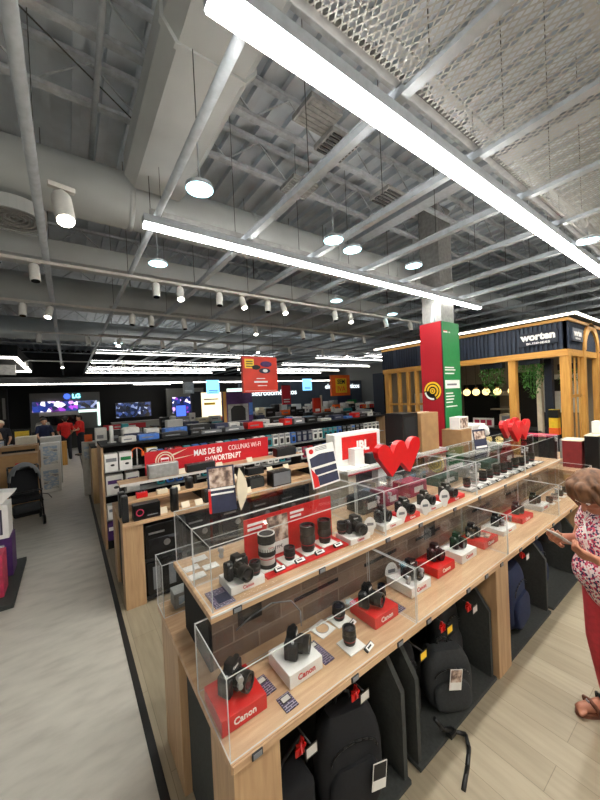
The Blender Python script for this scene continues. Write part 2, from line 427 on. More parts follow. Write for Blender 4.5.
mb = MB().box(-1.2, 7, 5.15, 5.5, 4.0, 4.25); rd_ = mb.build('cable_tray', 'duct'); [MB().cyl((k*1.9-.9, 5.3, 4.25), (k*1.9-.9, 5.3, 5.262), .008, seg=6).build('hanger_rod', 'wire', rd_) for k in range(5)]; tag(rd_, 'wide flat cable tray crossing above the first spotlights', 'cable tray')
# round air diffuser at left
t = thing('air_diffuser', 'round grey louvred air diffuser at the upper left', 'air vent', (-.33, 3.9, 3.85))
for k in range(5): MB().arc((0, 0), .195-.042*k, .213-.042*k, 0, 2*PI, -.015+.004*k, .02, 28, 'xy').build('louvre', 'grey', t)
MB().arc((0, 0), .235, .25, 0, 2*PI, -.02, .1, 28, 'xy').build('housing', 'duct', t); MB().cyl((0, 0, .05), (0, 0, .1), .24, seg=28).build('top_plate', 'duct', t)
MB().cyl((0, 0, .1), (0, 0, .14), .12).build('neck', 'duct', t)
# air grilles
for i, (x, y, z) in enumerate([(2.05, 2.1, 4.3), (2.1, 2.75, 4.3), (3.0, 2.3, 4.25), (1.75, 2.0, 4.35)]):
    t = thing('ceiling_grille', ['dark slatted ceiling grille between the two light bars', 'pale slatted ceiling grille past the dark one', 'slatted ceiling grille near the two cyan downlights', 'small slatted grille beside the dark one'][i], 'air vent', (x, y, z))
    MB().box(-.16, .16, -.13, .13, 0, .04).build('frame', 'grey', t)
    mb = MB()
    for k in range(6): mb.box(-.14, .14, -.115+k*.042, -.095+k*.042, -.012, .002)
    mb.build('slats', 'black' if i in (0, 2) else 'grey', t)

# LED bars
def ledbar(name, label, x0, x1, y, z, w, mat, group=None, wires=True, h=.09):
    t = thing(name, label, 'light', (x0, y, z), 0, group)
    L = x1-x0
    MB().box(0, L, -w/2-.012, w/2+.012, .022, h).build('housing', 'ceilsteel', t)
    MB().box(.004, L-.004, -w/2, w/2, 0, .022).build('diffuser', mat, t)
    MB().box(.02, L-.02, -w*.4, w*.4, h, h+.004).build('added_uplight', 'upfill' if mat == 'led' else 'upfillfar', t)  # glowing strip added on top of the housing to brighten the ceiling
    if wires:
        n = max(2, int(L/1.6)+1)
        for k in range(n):
            xx = .15+(L-.3)*k/(n-1); MB().cyl((xx, 0, h), (xx, 0, .55), .003, seg=4).build('hanging_wire', 'wire', t)
    return t
ledbar('linear_light', 'nearest and widest long white light bar overhead', .50, 6.45, 1.155, 3.6, .095, 'led')
ledbar('linear_light', 'second long white light bar overhead', .585, 6.45, 2.96, 3.6, .08, 'led')
ledbar('linear_light', 'added fill light bar behind the camera position', .585, 6.45, -.65, 3.6, .08, 'led')  # unseen bar, added so the ceiling gets more light
ledbar('linear_light', 'farthest light bar behind the camera position', .585, 6.45, -2.45, 3.6, .08, 'led')  # another unseen bar added as fill
ledbar('linear_light', 'added fill light bar over the aisle behind the camera', -5.4, -1.2, -.65, 3.6, .08, 'led')  # unseen fill bar added on the aisle side
ledbar('linear_light', 'light bar above the woman, beyond the nearest bar', 7.6, 13, 1.155, 3.6, .08, 'led')
ordn = ['nearest', 'second', 'third', 'farthest']
for i, y in enumerate((10.83, 13.39, 15.58, 17.4)):
    ledbar('linear_light', ordn[i]+' of the far light lines at left above the television area', .72, 6.6, y, 3.6, .036, 'ledfar')
    ledbar('linear_light', ordn[i]+' of the far light lines at right above the appliance area', 8.2, 14.2, y-.7 if i < 2 else y-.3, 3.6, .036, 'ledfar')
ledbar('linear_light', 'short light line just left of the wooden kiosk roof', 9.9, 12.4, 9.05, 3.6, .036, 'ledfar')

# downlights
def downlight(x, y, label, tilt=0):
    t = thing('downlight', label, 'light', (x, y, 3.62))
    MB().lathe([(.094, .0), (.098, .0), (.10, .01), (.098, .026), (.06, .034), (.0, .034)], seg=24).build('can', 'ceilsteel', t, smooth=40)
    MB().lathe([(.0, -.012), (.07, -.009), (.094, 0), (.094, .002), (0, .003)], seg=24).build('lens', 'down', t)
    MB().cyl((0, 0, .03), (0, 0, .34), .006, seg=6).build('stem', 'ceilsteel', t)
for (x, y, l) in [(.84, 2.28, 'cyan white downlight beside the big duct'), (.87, 3.75, 'cyan white downlight left of the second light bar'),
                  (2.2, 2.36, 'cyan white downlight between the two light bars'), (2.52, 2.42, 'second cyan downlight between the two light bars'), (3.5, 2.35, 'cyan white downlight beside the red and green column top'),
                  (4.62, .97, 'cyan downlight right of the nearest light bar'), (3.62, 3.88, 'cyan downlight past the second light bar'), (5.25, 4.05, 'cyan downlight left of the column'), (1.08, 9.1, 'far cyan downlight above the television lines')]:
    downlight(x, y, l)

# track spots
def make_spot(loc, label, lit, rz, group=None):
    t = thing('track_spot', label, 'spotlight', loc, rz, group)
    MB().box(-.06, .06, -.015, .015, -.005, .02).build('adapter', 'offw', t)
    mb = MB(); mb.cyl((.0, 0, 0), (0, 0, -.06), .01, seg=8); mb.build('stem', 'offw', t)
    mb = MB(); mb.lathe([(.0, -.09), (.042, -.09), (.046, -.06), (.046, .07), (.04, .085), (.0, .085)], seg=18)
    h = mb.build('head', 'offw', t, smooth=40); h.location = (0, -.02, -.11); h.rotation_euler = (math.radians(-24 if lit else -12), 0, 0)
    l = MB().lathe([(0, -.094), (.038, -.094), (.038, -.088), (0, -.088)], seg=16).build('lens', 'spotl' if lit else 'glassdark', h)
    return t
spA = make_spot((1.77, 4.25, 3.58), 'unlit white track spotlight', False, .3); spB = make_spot((2.11, 4.25, 3.58), 'lit white track spotlight', True, -.2)
rowA = [(-.22, 0), (.95, 0), (1.24, 1), (1.77, 0), (2.11, 1), (2.54, 0), (2.82, 1), (3.9, 0), (4.29, 1), (5.27, 0), (6.1, 0)]
rowB = [(-.45, 0), (-.15, 1), (.93, 0), (1.21, 0), (1.75, 0), (2.6, 0), (3.2, 1), (4.4, 0), (5.3, 0), (6.4, 0)]
rowC = [(-.4, 0), (.4, 0), (1.0, 1), (1.9, 0), (2.7, 0), (3.6, 0), (4.5, 1), (5.6, 0), (6.9, 0), (8, 1)]
rows = [(4.25, rowA, 'first'), (5.9, rowB, 'second'), (8.2, rowC, 'third'), (13.2, [(-1+.9*i, 1) for i in range(12)], 'fourth')]
first = {0: spA, 1: spB}; used = set()
for y, row, nm in rows:
    tr = MB().box(row[0][0]-.4, row[-1][0]+.4, y-.016, y+.016, 3.60, 3.63).build('light_track', 'offw'); tag(tr, nm+' slim white lighting track across the ceiling', 'light track')
    for k, (x, lit) in enumerate(row):
        lb = ('lit' if lit else 'unlit')+' white cylinder spotlight on the '+nm+' lighting track'
        if lit and sum(l for _, l in row) == 1: lb = 'only lit white spotlight on the '+nm+' lighting track'
        grp = ('lit' if lit else 'unlit')+' spotlights on the '+nm+' track'
        if lit not in used: r = first[lit]; used.add(lit); r.location = (x, y, 3.595); r['label'] = lb; r['group'] = grp
        else: r = dup(first[lit], (x, y, 3.595), random.uniform(-.6, .6), lb, grp)
t = make_spot((.03, 2.66, 3.56), 'large lit round spotlight at the upper left', True, .2)
t.scale = (1.25, 1.25, 1.25)

# ---------------------------------------------------------------- camera table
TZ = .85; UZ = 1.18
t = thing('display_table', 'long light oak display table carrying the acrylic camera cases', 'table', (2.62, 1.61, 0))
W = dict(parent=t, world=True)
MB().box(.395, 4.85, 1.05, 2.17, TZ-.035, TZ, bev=.002).build('tabletop', 'oak', **W)
MB().box(.40, 4.845, 1.043, 1.05, TZ-.03, TZ-.004).build('front_rail', 'oak', **W)
for x0, x1 in ((.41, .60), (2.42, 2.62), (4.42, 4.66)):
    MB().box(x0, x1, 1.07, 1.30, 0, TZ-.035, bev=.002).build('leg', 'oakZ', **W)
    MB().box(x0, x1, 1.78, 2.15, 0, TZ-.035, bev=.002).build('leg', 'oakZ', **W)
    MB().box(x0+.04, x1-.04, 1.30, 1.78, 0.01, TZ-.035).build('leg_panel', 'dgrey', **W)
MB().box(.62, 4.42, 1.735, 1.75, .03, TZ-.035).build('back_panel', 'matte', **W)
t = thing('display_riser', 'raised oak tier with brick print front down the middle of the camera table', 'shelf', (2.62, 1.65, TZ))
W = dict(parent=t, world=True)
MB().box(.45, 4.84, 1.35, 1.95, UZ-.028, UZ, bev=.002).build('shelf_board', 'oak', **W)
MB().box(.45, 4.84, 1.344, 1.35, UZ-.03, UZ-.008).build('front_rail', 'oak', **W)
MB().box(.45, 4.84, 1.343, 1.35, UZ-.008, UZ).build('edge_strip', 'offw', **W)
MB().box(.49, 4.80, 1.46, 1.475, TZ+.001, UZ-.029).build('brick_panel', 'riser', **W)
MB().box(.475, .49, 1.46, 1.84, TZ+.001, UZ-.029).build('end_panel', 'matte', **W)
MB().box(.49, 4.80, 1.825, 1.84, TZ+.001, UZ-.029).build('rear_panel', 'matte', **W)
mb = MB()
for x in (.95, 1.5, 2.05, 2.9, 3.6): mb.box(x, x+.32, 1.456, 1.46, .98, 1.0)
mb.box(.62, .75, 1.457, 1.46, 1.0, 1.12); mb.box(2.16, 2.3, 1.455, 1.46, .96, 1.12)
mb.build('shadow_strips', 'matte', **W)  # black strips put on the brick panel as painted shadow

def case(label, x0, x1, y0, y1, z0, z1, grp=None, locks=True):
    t = thing('acrylic_case', label, 'display case', (x0, y0, z0+.001))
    g = .0045; w = x1-x0; d = y1-y0; h = z1-z0
    def panel(nm, a):
        mb = MB(); mb.box(*a)
        mb.bm.faces.ensure_lookup_table()
        dims = [a[1]-a[0], a[3]-a[2], a[5]-a[4]]; thin = dims.index(min(dims))
        mb.bm.normal_update()
        for f in mb.bm.faces:
            f.material_index = 0 if abs(f.normal[thin]) > .9 else 1
        mb.build(nm, ['acr', 'acredge'], t)
    panel('front_panel', (0, w, 0, g, 0, h-g)); panel('back_panel', (g, w-g, d-g, d, 0, h-g))
    panel('side_panel', (0, g, g, d, 0, h-g)); panel('side_panel', (w-g, w, g, d, 0, h-g))
    panel('lid', (0, w, 0, d, h-g, h))
    if locks:
        for x in (.05, w-.06):
            mb = MB().cyl((x, -.008, h-.03), (x, .012, h-.03), .011, seg=12).cyl((x, -.006, h-.055), (x, .01, h-.055), .009, seg=12).box(x-.008, x+.008, -.003, -.0, h-.062, h-.02)
            mb.build('lid_lock', 'silver', t)
    return t
wh = ['leftmost', 'second from left', 'third from left', 'rightmost']
for i, (a, b) in enumerate(((.395, 1.465), (1.475, 2.595), (2.605, 3.715), (3.725, 4.835))):
    case(wh[i]+' low clear case along the front edge of the camera table', a, b, 1.055, 1.40, TZ, 1.148)
    case(wh[i]+' low clear case along the rear edge of the camera table', a, b, 1.99, 2.16, TZ, 1.16, locks=False)
for i, (a, b) in enumerate(((.465, 1.605), (1.612, 2.795), (2.805, 3.83), (3.84, 4.83))):
    case(wh[i]+' clear case on the front half of the upper tier', a, b, 1.36, 1.615, UZ, 1.47)
    case(wh[i]+' clear case on the rear half of the upper tier', a, b, 1.62, 1.94, UZ, 1.47, locks=False)

# clips on table and shelf fronts
protoclip = None
def clip(x, y, z, where, grp):
    global protoclip
    if not protoclip:
        protoclip = thing('price_clip', '', 'label holder', (x, y, z))
        MB().box(-.022, .022, -.006, 0, -.013, .013, bev=.002).build('frame', 'black', protoclip)
        MB().box(-.017, .017, -.0075, -.006, -.009, .009).build('card', 'greyink', protoclip)
        r = protoclip
    else: r = dup(protoclip, (x, y, z))
    r['label'] = where; r['group'] = grp
    return r
for i, x in enumerate((.49, .98, 1.30, 1.55, 1.98, 2.22, 2.45, 2.78, 3.1, 3.5, 4.0, 4.4)):
    clip(x, 1.043, .835, 'small black label holder clipped on the front edge of the oak tabletop', 'label holders on the table edge')
for i, x in enumerate((.57, 1.06, 1.6, 1.95, 2.4, 2.8, 3.3, 3.9)):
    clip(x, 1.344, 1.165, 'small black label holder clipped on the front edge of the raised tier', 'label holders on the tier edge')

# -------- camera gear
def canon_box(label, x, y, z, w=.18, d=.19, h=.05, red=False, rz=0, brand=True):
    t = thing('display_box', label, 'display box', (x, y, z), rz)
    MB().box(-w/2, w/2, -d/2, d/2, 0, h, bev=.002).build('box', 'red' if red else 'white', t)
    if brand:
        s = .036 if h > .04 else .022
        text('Canon', s, 'whiteink' if red else 'redink', t, (.0, -d/2-.0008, h*.5), FRONT, 'brand_lettering', bold=.02)
    return t
def make_camera(label, x, y, z, rz, L=.08, LR=.036, grp=None, strap=False):
    t = thing('camera', label, 'camera', (x, y, z), rz, grp)
    mb = MB().box(-.062, .062, -.012, .028, .0, .078, bev=.007)
    mb.box(-.068, -.036, -.034, .01, .002, .074, bev=.009)
    mb.build('body', 'rubber', t)
    MB().prism([(-.026, .074), (.026, .074), (.019, .104), (-.019, .104)], -.022, .022).build('viewfinder_hump', 'black', t)
    MB().cyl((.045, .005, .077), (.045, .005, .089), .012, seg=18).build('mode_dial', 'black', t)
    MB().cyl((-.05, -.012, .074), (-.05, -.012, .082), .007, seg=12).build('shutter_button', 'silver', t)
    l = MB().lathe([(.0, 0), (LR*.9, 0), (LR*.9, .012), (LR, .016), (LR, .04), (LR*.95, .042), (LR*.95, .046), (LR*1.02, .05), (LR*1.02, L), (LR*.86, L), (LR*.8, L-.008), (0, L-.008)], (0, -.012, .040), (0, -1, 0), 28).build('lens', 'black', t, smooth=35)
    MB().lathe([(0, L-.0075), (LR*.7, L-.0075), (LR*.66, L-.004), (0, L-.003)], (0, -.012, .040), (0, -1, 0), 24).build('front_glass', 'lensglass', l, smooth=30)
    mb = MB()
    for k in range(10):
        a = 2*PI*k/10
        mb.box(math.cos(a)*LR*1.01-.002, math.cos(a)*LR*1.01+.002, -.012-.038, -.012-.018, .04+math.sin(a)*LR*1.01-.002, .04+math.sin(a)*LR*1.01+.002)
    mb.build('focus_ring', 'matte', l)
    text('Canon', .013, 'whiteink', t, (0, -.0232, .088), (PI/2*.9, 0, 0), 'brand_lettering', bold=.02)
    return t
def make_lens(label, x, y, z, R=.036, H=.085, mat='black', ring='redink', grp=None):
    t = thing('camera_lens', label, 'lens', (x, y, z), 0, grp)
    MB().lathe([(0, 0), (R*.82, 0), (R*.86, H*.08), (R*.92, H*.1), (R*.92, H*.3), (R, H*.34), (R, H*.6), (R*.95, H*.62), (R*.95, H*.66), (R*1.03, H*.7), (R*1.03, H), (R*.9, H), (R*.86, H*.93), (0, H*.93)], seg=28).build('barrel', mat, t, smooth=35)
    mb = MB()
    for k in range(22):
        a = 2*PI*k/22; mb.cyl((math.cos(a)*R, math.sin(a)*R, H*.36), (math.cos(a)*R, math.sin(a)*R, H*.58), .0018, seg=4)
    mb.build('grip_ring', 'matte', t)
    MB().lathe([(R*.925, H*.26), (R*.94, H*.26), (R*.94, H*.285), (R*.925, H*.285)], seg=28).build('colour_ring', ring, t)
    MB().lathe([(0, H*.935), (R*.84, H*.935), (R*.6, H*.965), (0, H*.975)], seg=24).build('front_glass', 'lensglass', t, smooth=40)
    return t
def plate(label, x, y, z, w=.105, mat='white', grp=None, rz=0):
    o = MB().box(-w/2, w/2, -w/2, w/2, 0, .006, bev=.002).build('display_plate', mat, loc=(x, y, z), rot=(0, 0, rz))
    return tag(o, label, 'display plate', grp)
def price_tag(label, x, y, z, rz=0, grp=None):
    t = thing('price_tag', label, 'price tag', (x, y, z), rz, grp)
    MB().box(-.032, .032, -.011, .014, 0, .014, bev=.003, rot=(.45, 0, 0)).build('holder', 'black', t)
    c = MB().box(-.027, .027, -.0125, .0095, .0125, .0137, rot=(.45, 0, 0), c=(0, 0, .007)).build('card', 'white', t)
    mb = MB().box(-.02, .012, -.004, .004, .0139, .0142, rot=(.45, 0, 0), c=(0, 0, .007)); mb.build('price_marks', 'blackink', c)
    return t
def info_card(label, x, y, z, w=.065, d=.1, rz=0, mat='cardprint'):
    t = thing('info_card', label, 'card', (x, y, z), rz)
    MB().box(-w/2, w/2, -d/2, d/2, 0, .003).build('card', mat, t)
    MB().box(-w/2+.008, w/2-.008, d/2-.04, d/2-.01, .003, .006, bev=.001).build('tag_frame', 'black', t)
    MB().box(-w/2+.012, w/2-.012, d/2-.036, d/2-.014, .006, .007).build('tag_insert', 'offw', t)
    return t
Z = TZ+.002
# lower tier, left to right
canon_box('red branded box at the left end of the low front case', .50, 1.245, Z, .19, .19, .06, True)
make_camera('black camera on the leftmost red box of the front case', .50, 1.27, Z+.061, .55, .075)
info_card('left of two purple info cards between the first red and white boxes', .632, 1.245, Z, rz=.08)
info_card('purple info card nearest the first white box in the low front case', .672+.0, 1.12, Z, .06, .075, rz=.05)
canon_box('white branded box near the left end of the low front case', .80, 1.245, Z, .18, .18, .06)
make_camera('black camera turned to its right on the first white box of the front case', .80, 1.26, Z+.061, .75, .07, .037)
info_card('dark purple info card right of the first white box in the low front case', .935, 1.235, Z, .06, .15, rz=.05)
t = thing('display_plate', 'white square plate with a round wooden inlay in the low front case', 'display plate', (1.045, 1.345, Z), .15)
MB().box(-.052, .052, -.052, .052, 0, .005, bev=.0015).build('plate', 'white', t)
MB().cyl((0, 0, .005), (0, 0, .0062), .033, seg=32).build('inlay', 'oak', t)
MB().arc((0, 0), .033, .036, 0, 2*PI, .005, .007, 32, 'xy').build('inlay_rim', 'grey', t)
plate('white plate under the black lens nearest the round wooden inlay', 1.165, 1.34, Z)
make_lens('short black lens on the plate right beside the round wooden inlay', 1.165, 1.345, Z+.007, .034, .075)
price_tag('price tag in front of the lens beside the round wooden inlay', 1.19, 1.268, Z, .3)
plate('white plate nearest the table edge under a short black lens', 1.085, 1.17, Z)
make_lens('short black lens nearest the front edge of the table', 1.085, 1.18, Z+.007, .033, .078)
price_tag('price tag nearest the front edge in the low front case', 1.14, 1.10, Z, .25)
canon_box('second red branded box from the left in the low front case', 1.35, 1.255, Z, .19, .19, .06, True)
make_camera('black camera on the second red box of the low front case', 1.325, 1.28, Z+.061, .35, .08)
make_lens('small black zoom lens beside the camera on the second red box', 1.405, 1.24, Z+.061, .022, .09, 'black', 'silver')
info_card('purple info card right of the second red box', 1.49, 1.22, Z, .06, .11)
canon_box('second white branded box from the left in the low front case', 1.72, 1.29, Z, .20, .19, .06)
make_camera('black camera on the second white box of the low front case', 1.74, 1.29, Z+.061, -.1, .07)
def leafcard(label, x, y, z, rz, s=1):
    pts = [(.05*math.cos(a)*(.55 if math.sin(a) < 0 else .8), .055+.06*math.sin(a)) for a in [2*PI*i/20 for i in range(20)]]
    t = thing('shelf_talker', label, 'label', (x, y, z), rz)
    MB().prism([(u*s, w*s) for u, w in pts], -.002, .002).build('card', 'white', t)
    MB().box(-.022*s, .022*s, -.003, -.002, .06*s, .078*s).build('print', 'greyink', t)
    return t
leafcard('white rounded tag standing behind the second white box', 1.66, 1.375, Z+.0, -.3, 1.2)
canon_box('third red branded box from the left in the low front case', 2.03, 1.30, Z, .21, .18, .06, True)
make_camera('black camera on the third red box of the low front case', 2.05, 1.31, Z+.061, .1, .05)
canon_box('third white branded box from the left in the low front case', 2.32, 1.29, Z, .21, .18, .06)
make_camera('black camera on the third white box of the low front case', 2.33, 1.30, Z+.061, .1, .05)
canon_box('fourth red branded box, with a photo card on it, in the low front case', 2.66, 1.29, Z, .24, .18, .05, True)
o = MB().box(-.05, .05, -.035, .035, 0, .002).build('photo_card', 'photo', loc=(2.69, 1.26, Z+.052), rot=(0, 0, .2)); tag(o, 'small photo card lying on the fourth red box', 'card')
make_camera('black camera at the back of the fourth red box', 2.61, 1.33, Z+.051, .2, .05)
canon_box('fourth white branded box, a low one, in the low front case', 3.01, 1.29, Z, .25, .18, .04)
make_camera('black camera on the low fourth white box', 3.0, 1.31, Z+.041, .2, .05)
canon_box('fifth red branded box, toward the woman, in the low front case', 3.39, 1.29, Z, .25, .18, .045, True)
make_camera('black camera on the fifth red box of the low front case', 3.4, 1.30, Z+.046, .2, .05)
canon_box('fifth white branded box, beside the woman end of the low front case', 3.76+.07, 1.285, Z, .2, .18, .045)
make_camera('black camera on the fifth white box of the low front case', 3.82, 1.30, Z+.046, .2, .05)
for i, x in enumerate((4.05, 4.2, 4.38, 4.56)):
    plate('white plate under a small lens at the right end of the low front case', x, 1.23, Z, .09, grp='plates at the right end of the low case')
    make_lens(['first', 'second', 'third', 'last'][i]+' small lens at the right end of the low front case', x, 1.23, Z+.007, .03, .06, ['black', 'silver', 'black', 'black'][i], 'redink')

# upper tier
Z = UZ+.002
canon_box('white branded box at the left end of the upper tier', .665, 1.492, Z, .18, .15, .04)
make_camera('large black camera at the left end of the upper tier', .645, 1.50, Z+.041, .12, .09, .034)
make_lens('short zoom lens standing beside the large black camera', .722, 1.455, Z+.041, .028, .062)
t = thing('print_card', 'dark print card lying left of the white box on the upper tier', 'card', (.53, 1.42, Z)); MB().box(-.045, .05, -.045, .1, 0, .003).build('card', 'cardprint', t); MB().box(-.02, .04, -.02, .05, .003, .005).build('panel', 'dnavy', t)
o = MB().box(.775, 1.34, 1.425, 1.59, Z, Z+.012, bev=.002).build('display_tray', 'red'); tag(o, 'flat red tray holding four lenses on the upper tier', 'display tray')
t = thing('backdrop_panel', 'upright red backdrop panel behind the four lenses', 'panel', (1.06, 1.606, Z))
W = dict(parent=t, world=True)
MB().box(.74, 1.36, 1.600, 1.607, Z, 1.44).build('panel', 'red', **W)
MB().box(.88, 1.02, 1.597, 1.600, 1.27, 1.42).build('photo_print', 'photo', **W)
MB().box(.88, 1.02, 1.597, 1.600, 1.20, 1.268).build('white_label', 'white', **W)
text('199€', .026, 'blackink', t, (-.11, -.0102, .055), FRONT)
mb = MB()
for k, (a, b, z) in enumerate(((.76, .86, 1.40), (.76, .85, 1.375), (1.04, 1.14, 1.40), (1.04, 1.12, 1.375))): mb.box(a, b, 1.5985, 1.600, z, z+.014)
mb.build('text_bars', 'whiteink', **W)
for (x, y, R, H, mt, lb) in [(.83, 1.52, .045, .175, 'offw', 'big white telephoto lens on the red tray'), (.96, 1.50, .031, .065, 'black', 'shortest black lens on the red tray'),
                         (1.10, 1.515, .043, .145, 'black', 'tall black lens in the middle of the red tray'), (1.24, 1.53, .04, .135, 'black', 'tall black lens at the right end of the red tray')]:
    pl = plate('white plate under the '+lb, x, y, Z+.013, .11, 'white'); 
    l = make_lens(lb, x, y, Z+.02, R, H, mt)
    if mt == 'offw':
        for (a, b) in ((.0, .1), (.36, .5), (.72, .98)):
            MB().lathe([(R*.9, H*a), (R*1.06, H*a), (R*1.06, H*b), (R*.9, H*b)], seg=28).build('black_band', 'matte', l)
        text('Canon', .012, 'redink', l, (-.0, -R*1.0-.001, H*.62), FRONT, 'brand_lettering')
    price_tag('price tag before the '+lb, x+.03, 1.443, Z+.013)
canon_box('white branded box right of the red tray on the upper tier', 1.43, 1.48, Z, .17, .14, .035)
make_camera('black camera on the white box right of the red tray', 1.455, 1.49, Z+.036, -.15, .085, .034)
make_lens('dark lens standing behind the camera right of the red tray', 1.375, 1.52, Z+.036, .03, .07)
leafcard('white rounded tag leaning between two upper cases', 1.55, 1.44, Z, -.5)
canon_box('white branded box at the start of the second upper case', 1.74, 1.48, Z, .2, .14, .035)
make_camera('black camera on the white box of the second upper case', 1.72, 1.49, Z+.036, .2, .05)
leafcard('white rounded tag in front of the second upper white box', 1.85, 1.42, Z, -.4)
canon_box('red branded box in the second upper case', 1.96, 1.48, Z, .18, .14, .035, True)
make_camera('black camera with silver button on the upper red box under the heart sign', 1.96, 1.49, Z+.036, -.1, .075)
canon_box('white branded box with two rounded tags in the second upper case', 2.22, 1.48, Z, .24, .14, .035)
make_camera('black camera on the white box with two rounded tags', 2.22, 1.49, Z+.036, .1, .07)
leafcard('left rounded tag on the white box in the second upper case', 2.10, 1.40, Z, -.4); leafcard('right rounded tag on the white box in the second upper case', 2.36, 1.40, Z, -.4, 1.15)
canon_box('second red branded box of the upper tier, left of the lens row', 2.56, 1.48, Z, .26, .14, .03, True)
make_camera('black camera on the red box left of the lens row', 2.53, 1.49, Z+.031, -.1, .08)
o = MB().box(2.84, 4.55, 1.42, 1.57, Z, Z+.008).build('display_tray', 'grey'); tag(o, 'long grey tray carrying the row of lenses on the upper tier', 'display tray')
for i in range(11):
    x = 2.92+.15*i
    mt = 'offw' if i == 1 else 'black'
    plate('white plate under a lens in the long lens row of the upper tier', x, 1.50, Z+.009, .1, grp='plates of the long lens row')
    l = make_lens(['stubby', 'small', 'slim', 'wide', 'tapered'][i % 5]+' '+('white' if i == 1 else 'black')+' lens, '+['first', 'second', 'third', 'fourth', 'fifth', 'sixth', 'seventh', 'eighth', 'ninth', 'tenth', 'last'][i]+' of the long lens row', x, 1.51, Z+.016, .032+.004*(i % 3), .08+.012*((i*2) % 3), mt, grp='lenses of the long row')
for i in range(9):
    price_tag('price tag in front of the long lens row of the upper tier', 2.98+.18*i, 1.42, Z+.009, 0, 'price tags of the long lens row')
for i, (x, ang) in enumerate(((3.55, -.9), (4.25, -.7))):
    o = MB().box(-.11, .11, -.02, .02, 0, .004).build('label_strip', 'white', loc=(x, 1.385, Z+.035), rot=(-.3, .35, .5)); tag(o, ['left', 'right'][i]+' long white label strip leaning in the upper case', 'label')
# rear upper case content
for i, (x, w, h, mt, lb) in enumerate([(2.45, .26, .12, 'dpink', 'pink instant camera pack in the rear upper case'), (2.95, .34, .09, 'dgreen', 'dull green camera pouch in the rear upper case'), (3.4, .3, .1, 'grey', 'grey camera bag lying in the rear upper case'), (3.9, .3, .08, 'dgreen', 'second green pouch in the rear upper case'), (4.3, .26, .12, 'redbrown', 'dark red box in the rear upper case'), (1.85, .2, .12, 'fabric2', 'dark camera bag in the rear upper case beneath the heart sign'), (2.1, .16, .11, 'dpink', 'small pink box in the rear upper case beneath the heart sign')]):
    t = thing('accessory_pack', lb, 'accessory', (x, 1.78, UZ+.002)); MB().box(-w/2, w/2, -.09, .09, 0, h, bev=.012).build('pack', mt, t)
    MB().box(-w/4, w/4, -.0925, -.0895, h*.3, h*.7).build('label', 'offw', t)
for i in range(7):
    t = thing('boxed_accessory', 'small '+['grey', 'white', 'purple', 'black', 'white', 'blue', 'red'][i]+' accessory box in the rear low case, '+['first', 'second', 'third', 'fourth', 'fifth', 'sixth', 'seventh'][i]+' from the aisle', 'box', (.52+.15*i, 2.08, TZ+.002))
    MB().box(-.055, .055, -.05, .05, 0, .09+.02*(i % 3), bev=.002).build('box', ['grey', 'white', 'purple', 'black', 'white', 'blue', 'red'][i], t)
    MB().box(-.03, .03, -.0515, -.05, .02, .07).build('label', 'boxprint', t)
for i, (x, y) in enumerate(((.51, 1.70), (.51, 1.80), (.6, 1.75), (.58, 1.88))):
    o = MB().box(-.04, .04, -.03, .03, 0, .003).build('price_card', 'white', loc=(x, y, UZ+.002)); tag(o, ['nearest', 'second', 'third', 'farthest'][i]+' price card lying at the left end of the rear upper case', 'card')
# charging cable
mb = MB(); pts = [(.60, 1.44, 1.0), (.66, 1.40, 1.06), (.76, 1.37, 1.10), (.86, 1.35, 1.08), (.90, 1.33, 1.02), (.88, 1.30, .97)]
o = mb.tube(pts, .0028).build('security_cable', 'greyink'); tag(o, 'thin looping security cable in the left low case', 'cable')

# standees on the upper cases
t = thing('counter_sign', 'tent sign with portrait print and pale oval side on the left upper case', 'sign', (.70, 1.70, 1.472))
# front sheet faces left and front, side is an oval card
f = MB().box(-.075, .075, -.003, .003, 0, .25).build('sheet', 'dnavy', t); f.rotation_euler = (-.16, 0, -.2); f.location = (-.03, 0, .01)
MB().box(-.065, .065, -.0045, -.003, .135, .24).build('portrait_print', 'photo', f)
MB().box(-.075, .075, -.0045, -.003, .12, .132).build('stripe', 'whiteink', f); MB().box(-.065, .065, -.0042, -.003, .095, .105).build('stripe', 'whiteink', f)
MB().box(-.075, -.062, -.0045, -.003, .0, .13).build('red_border', 'red', f)
MB().prism([(.045*math.sin(PI*(k/12)), .24*k/12) for k in range(13)]+[(-.02*math.sin(PI*(k/12)), .24*k/12) for k in range(11, 0, -1)], -.004, .004, 'xz').build('oval_side', 'cream', t).location = (.065, -.02, 0)
t = thing('counter_sign', 'tilted poster sign with dark camera panels and red corner on the upper case', 'sign', (1.375, 1.67, 1.472), -.08)
f = MB().box(-.13, .13, -.004, .004, 0, .34).build('sheet', 'white', t); f.scale = (.86, 1, .80); f.rotation_euler = (-.12, -.10, 0); f.location = (.02, 0, .02)
MB().box(-.115, .12, -.0055, -.004, .175, .27).build('dark_print', 'dnavy', f); MB().box(-.09, .12, -.0055, -.004, .105, .155).build('dark_print', 'dnavy', f); MB().box(-.07, .12, -.0055, -.004, .015, .092).build('dark_print', 'dnavy', f)
MB().prism([(-.12, .01), (-.072, .01), (-.072, .092), (-.12, .17)], -.0056, -.004).build('red_corner', 'red', f)
MB().cyl((-.09, -.0058, .305), (-.09, -.004, .305), .02, seg=20).build('red_dot', 'red', f)
MB().prism([(-.115, .27), (-.02, .30), (.12, .285), (.12, .26), (-.02, .272), (-.115, .25)], -.0057, -.004).build('arc_print', 'whiteink', f)
mb = MB()
for k in range(3): mb.box(-.05, .06, -.0056, -.004, .30+.012*k, .305+.012*k)
mb.build('text_lines', 'greyink', f)
MB().box(-.13, .13, -.03, .06, 0, .004).build('base', 'acr', t)
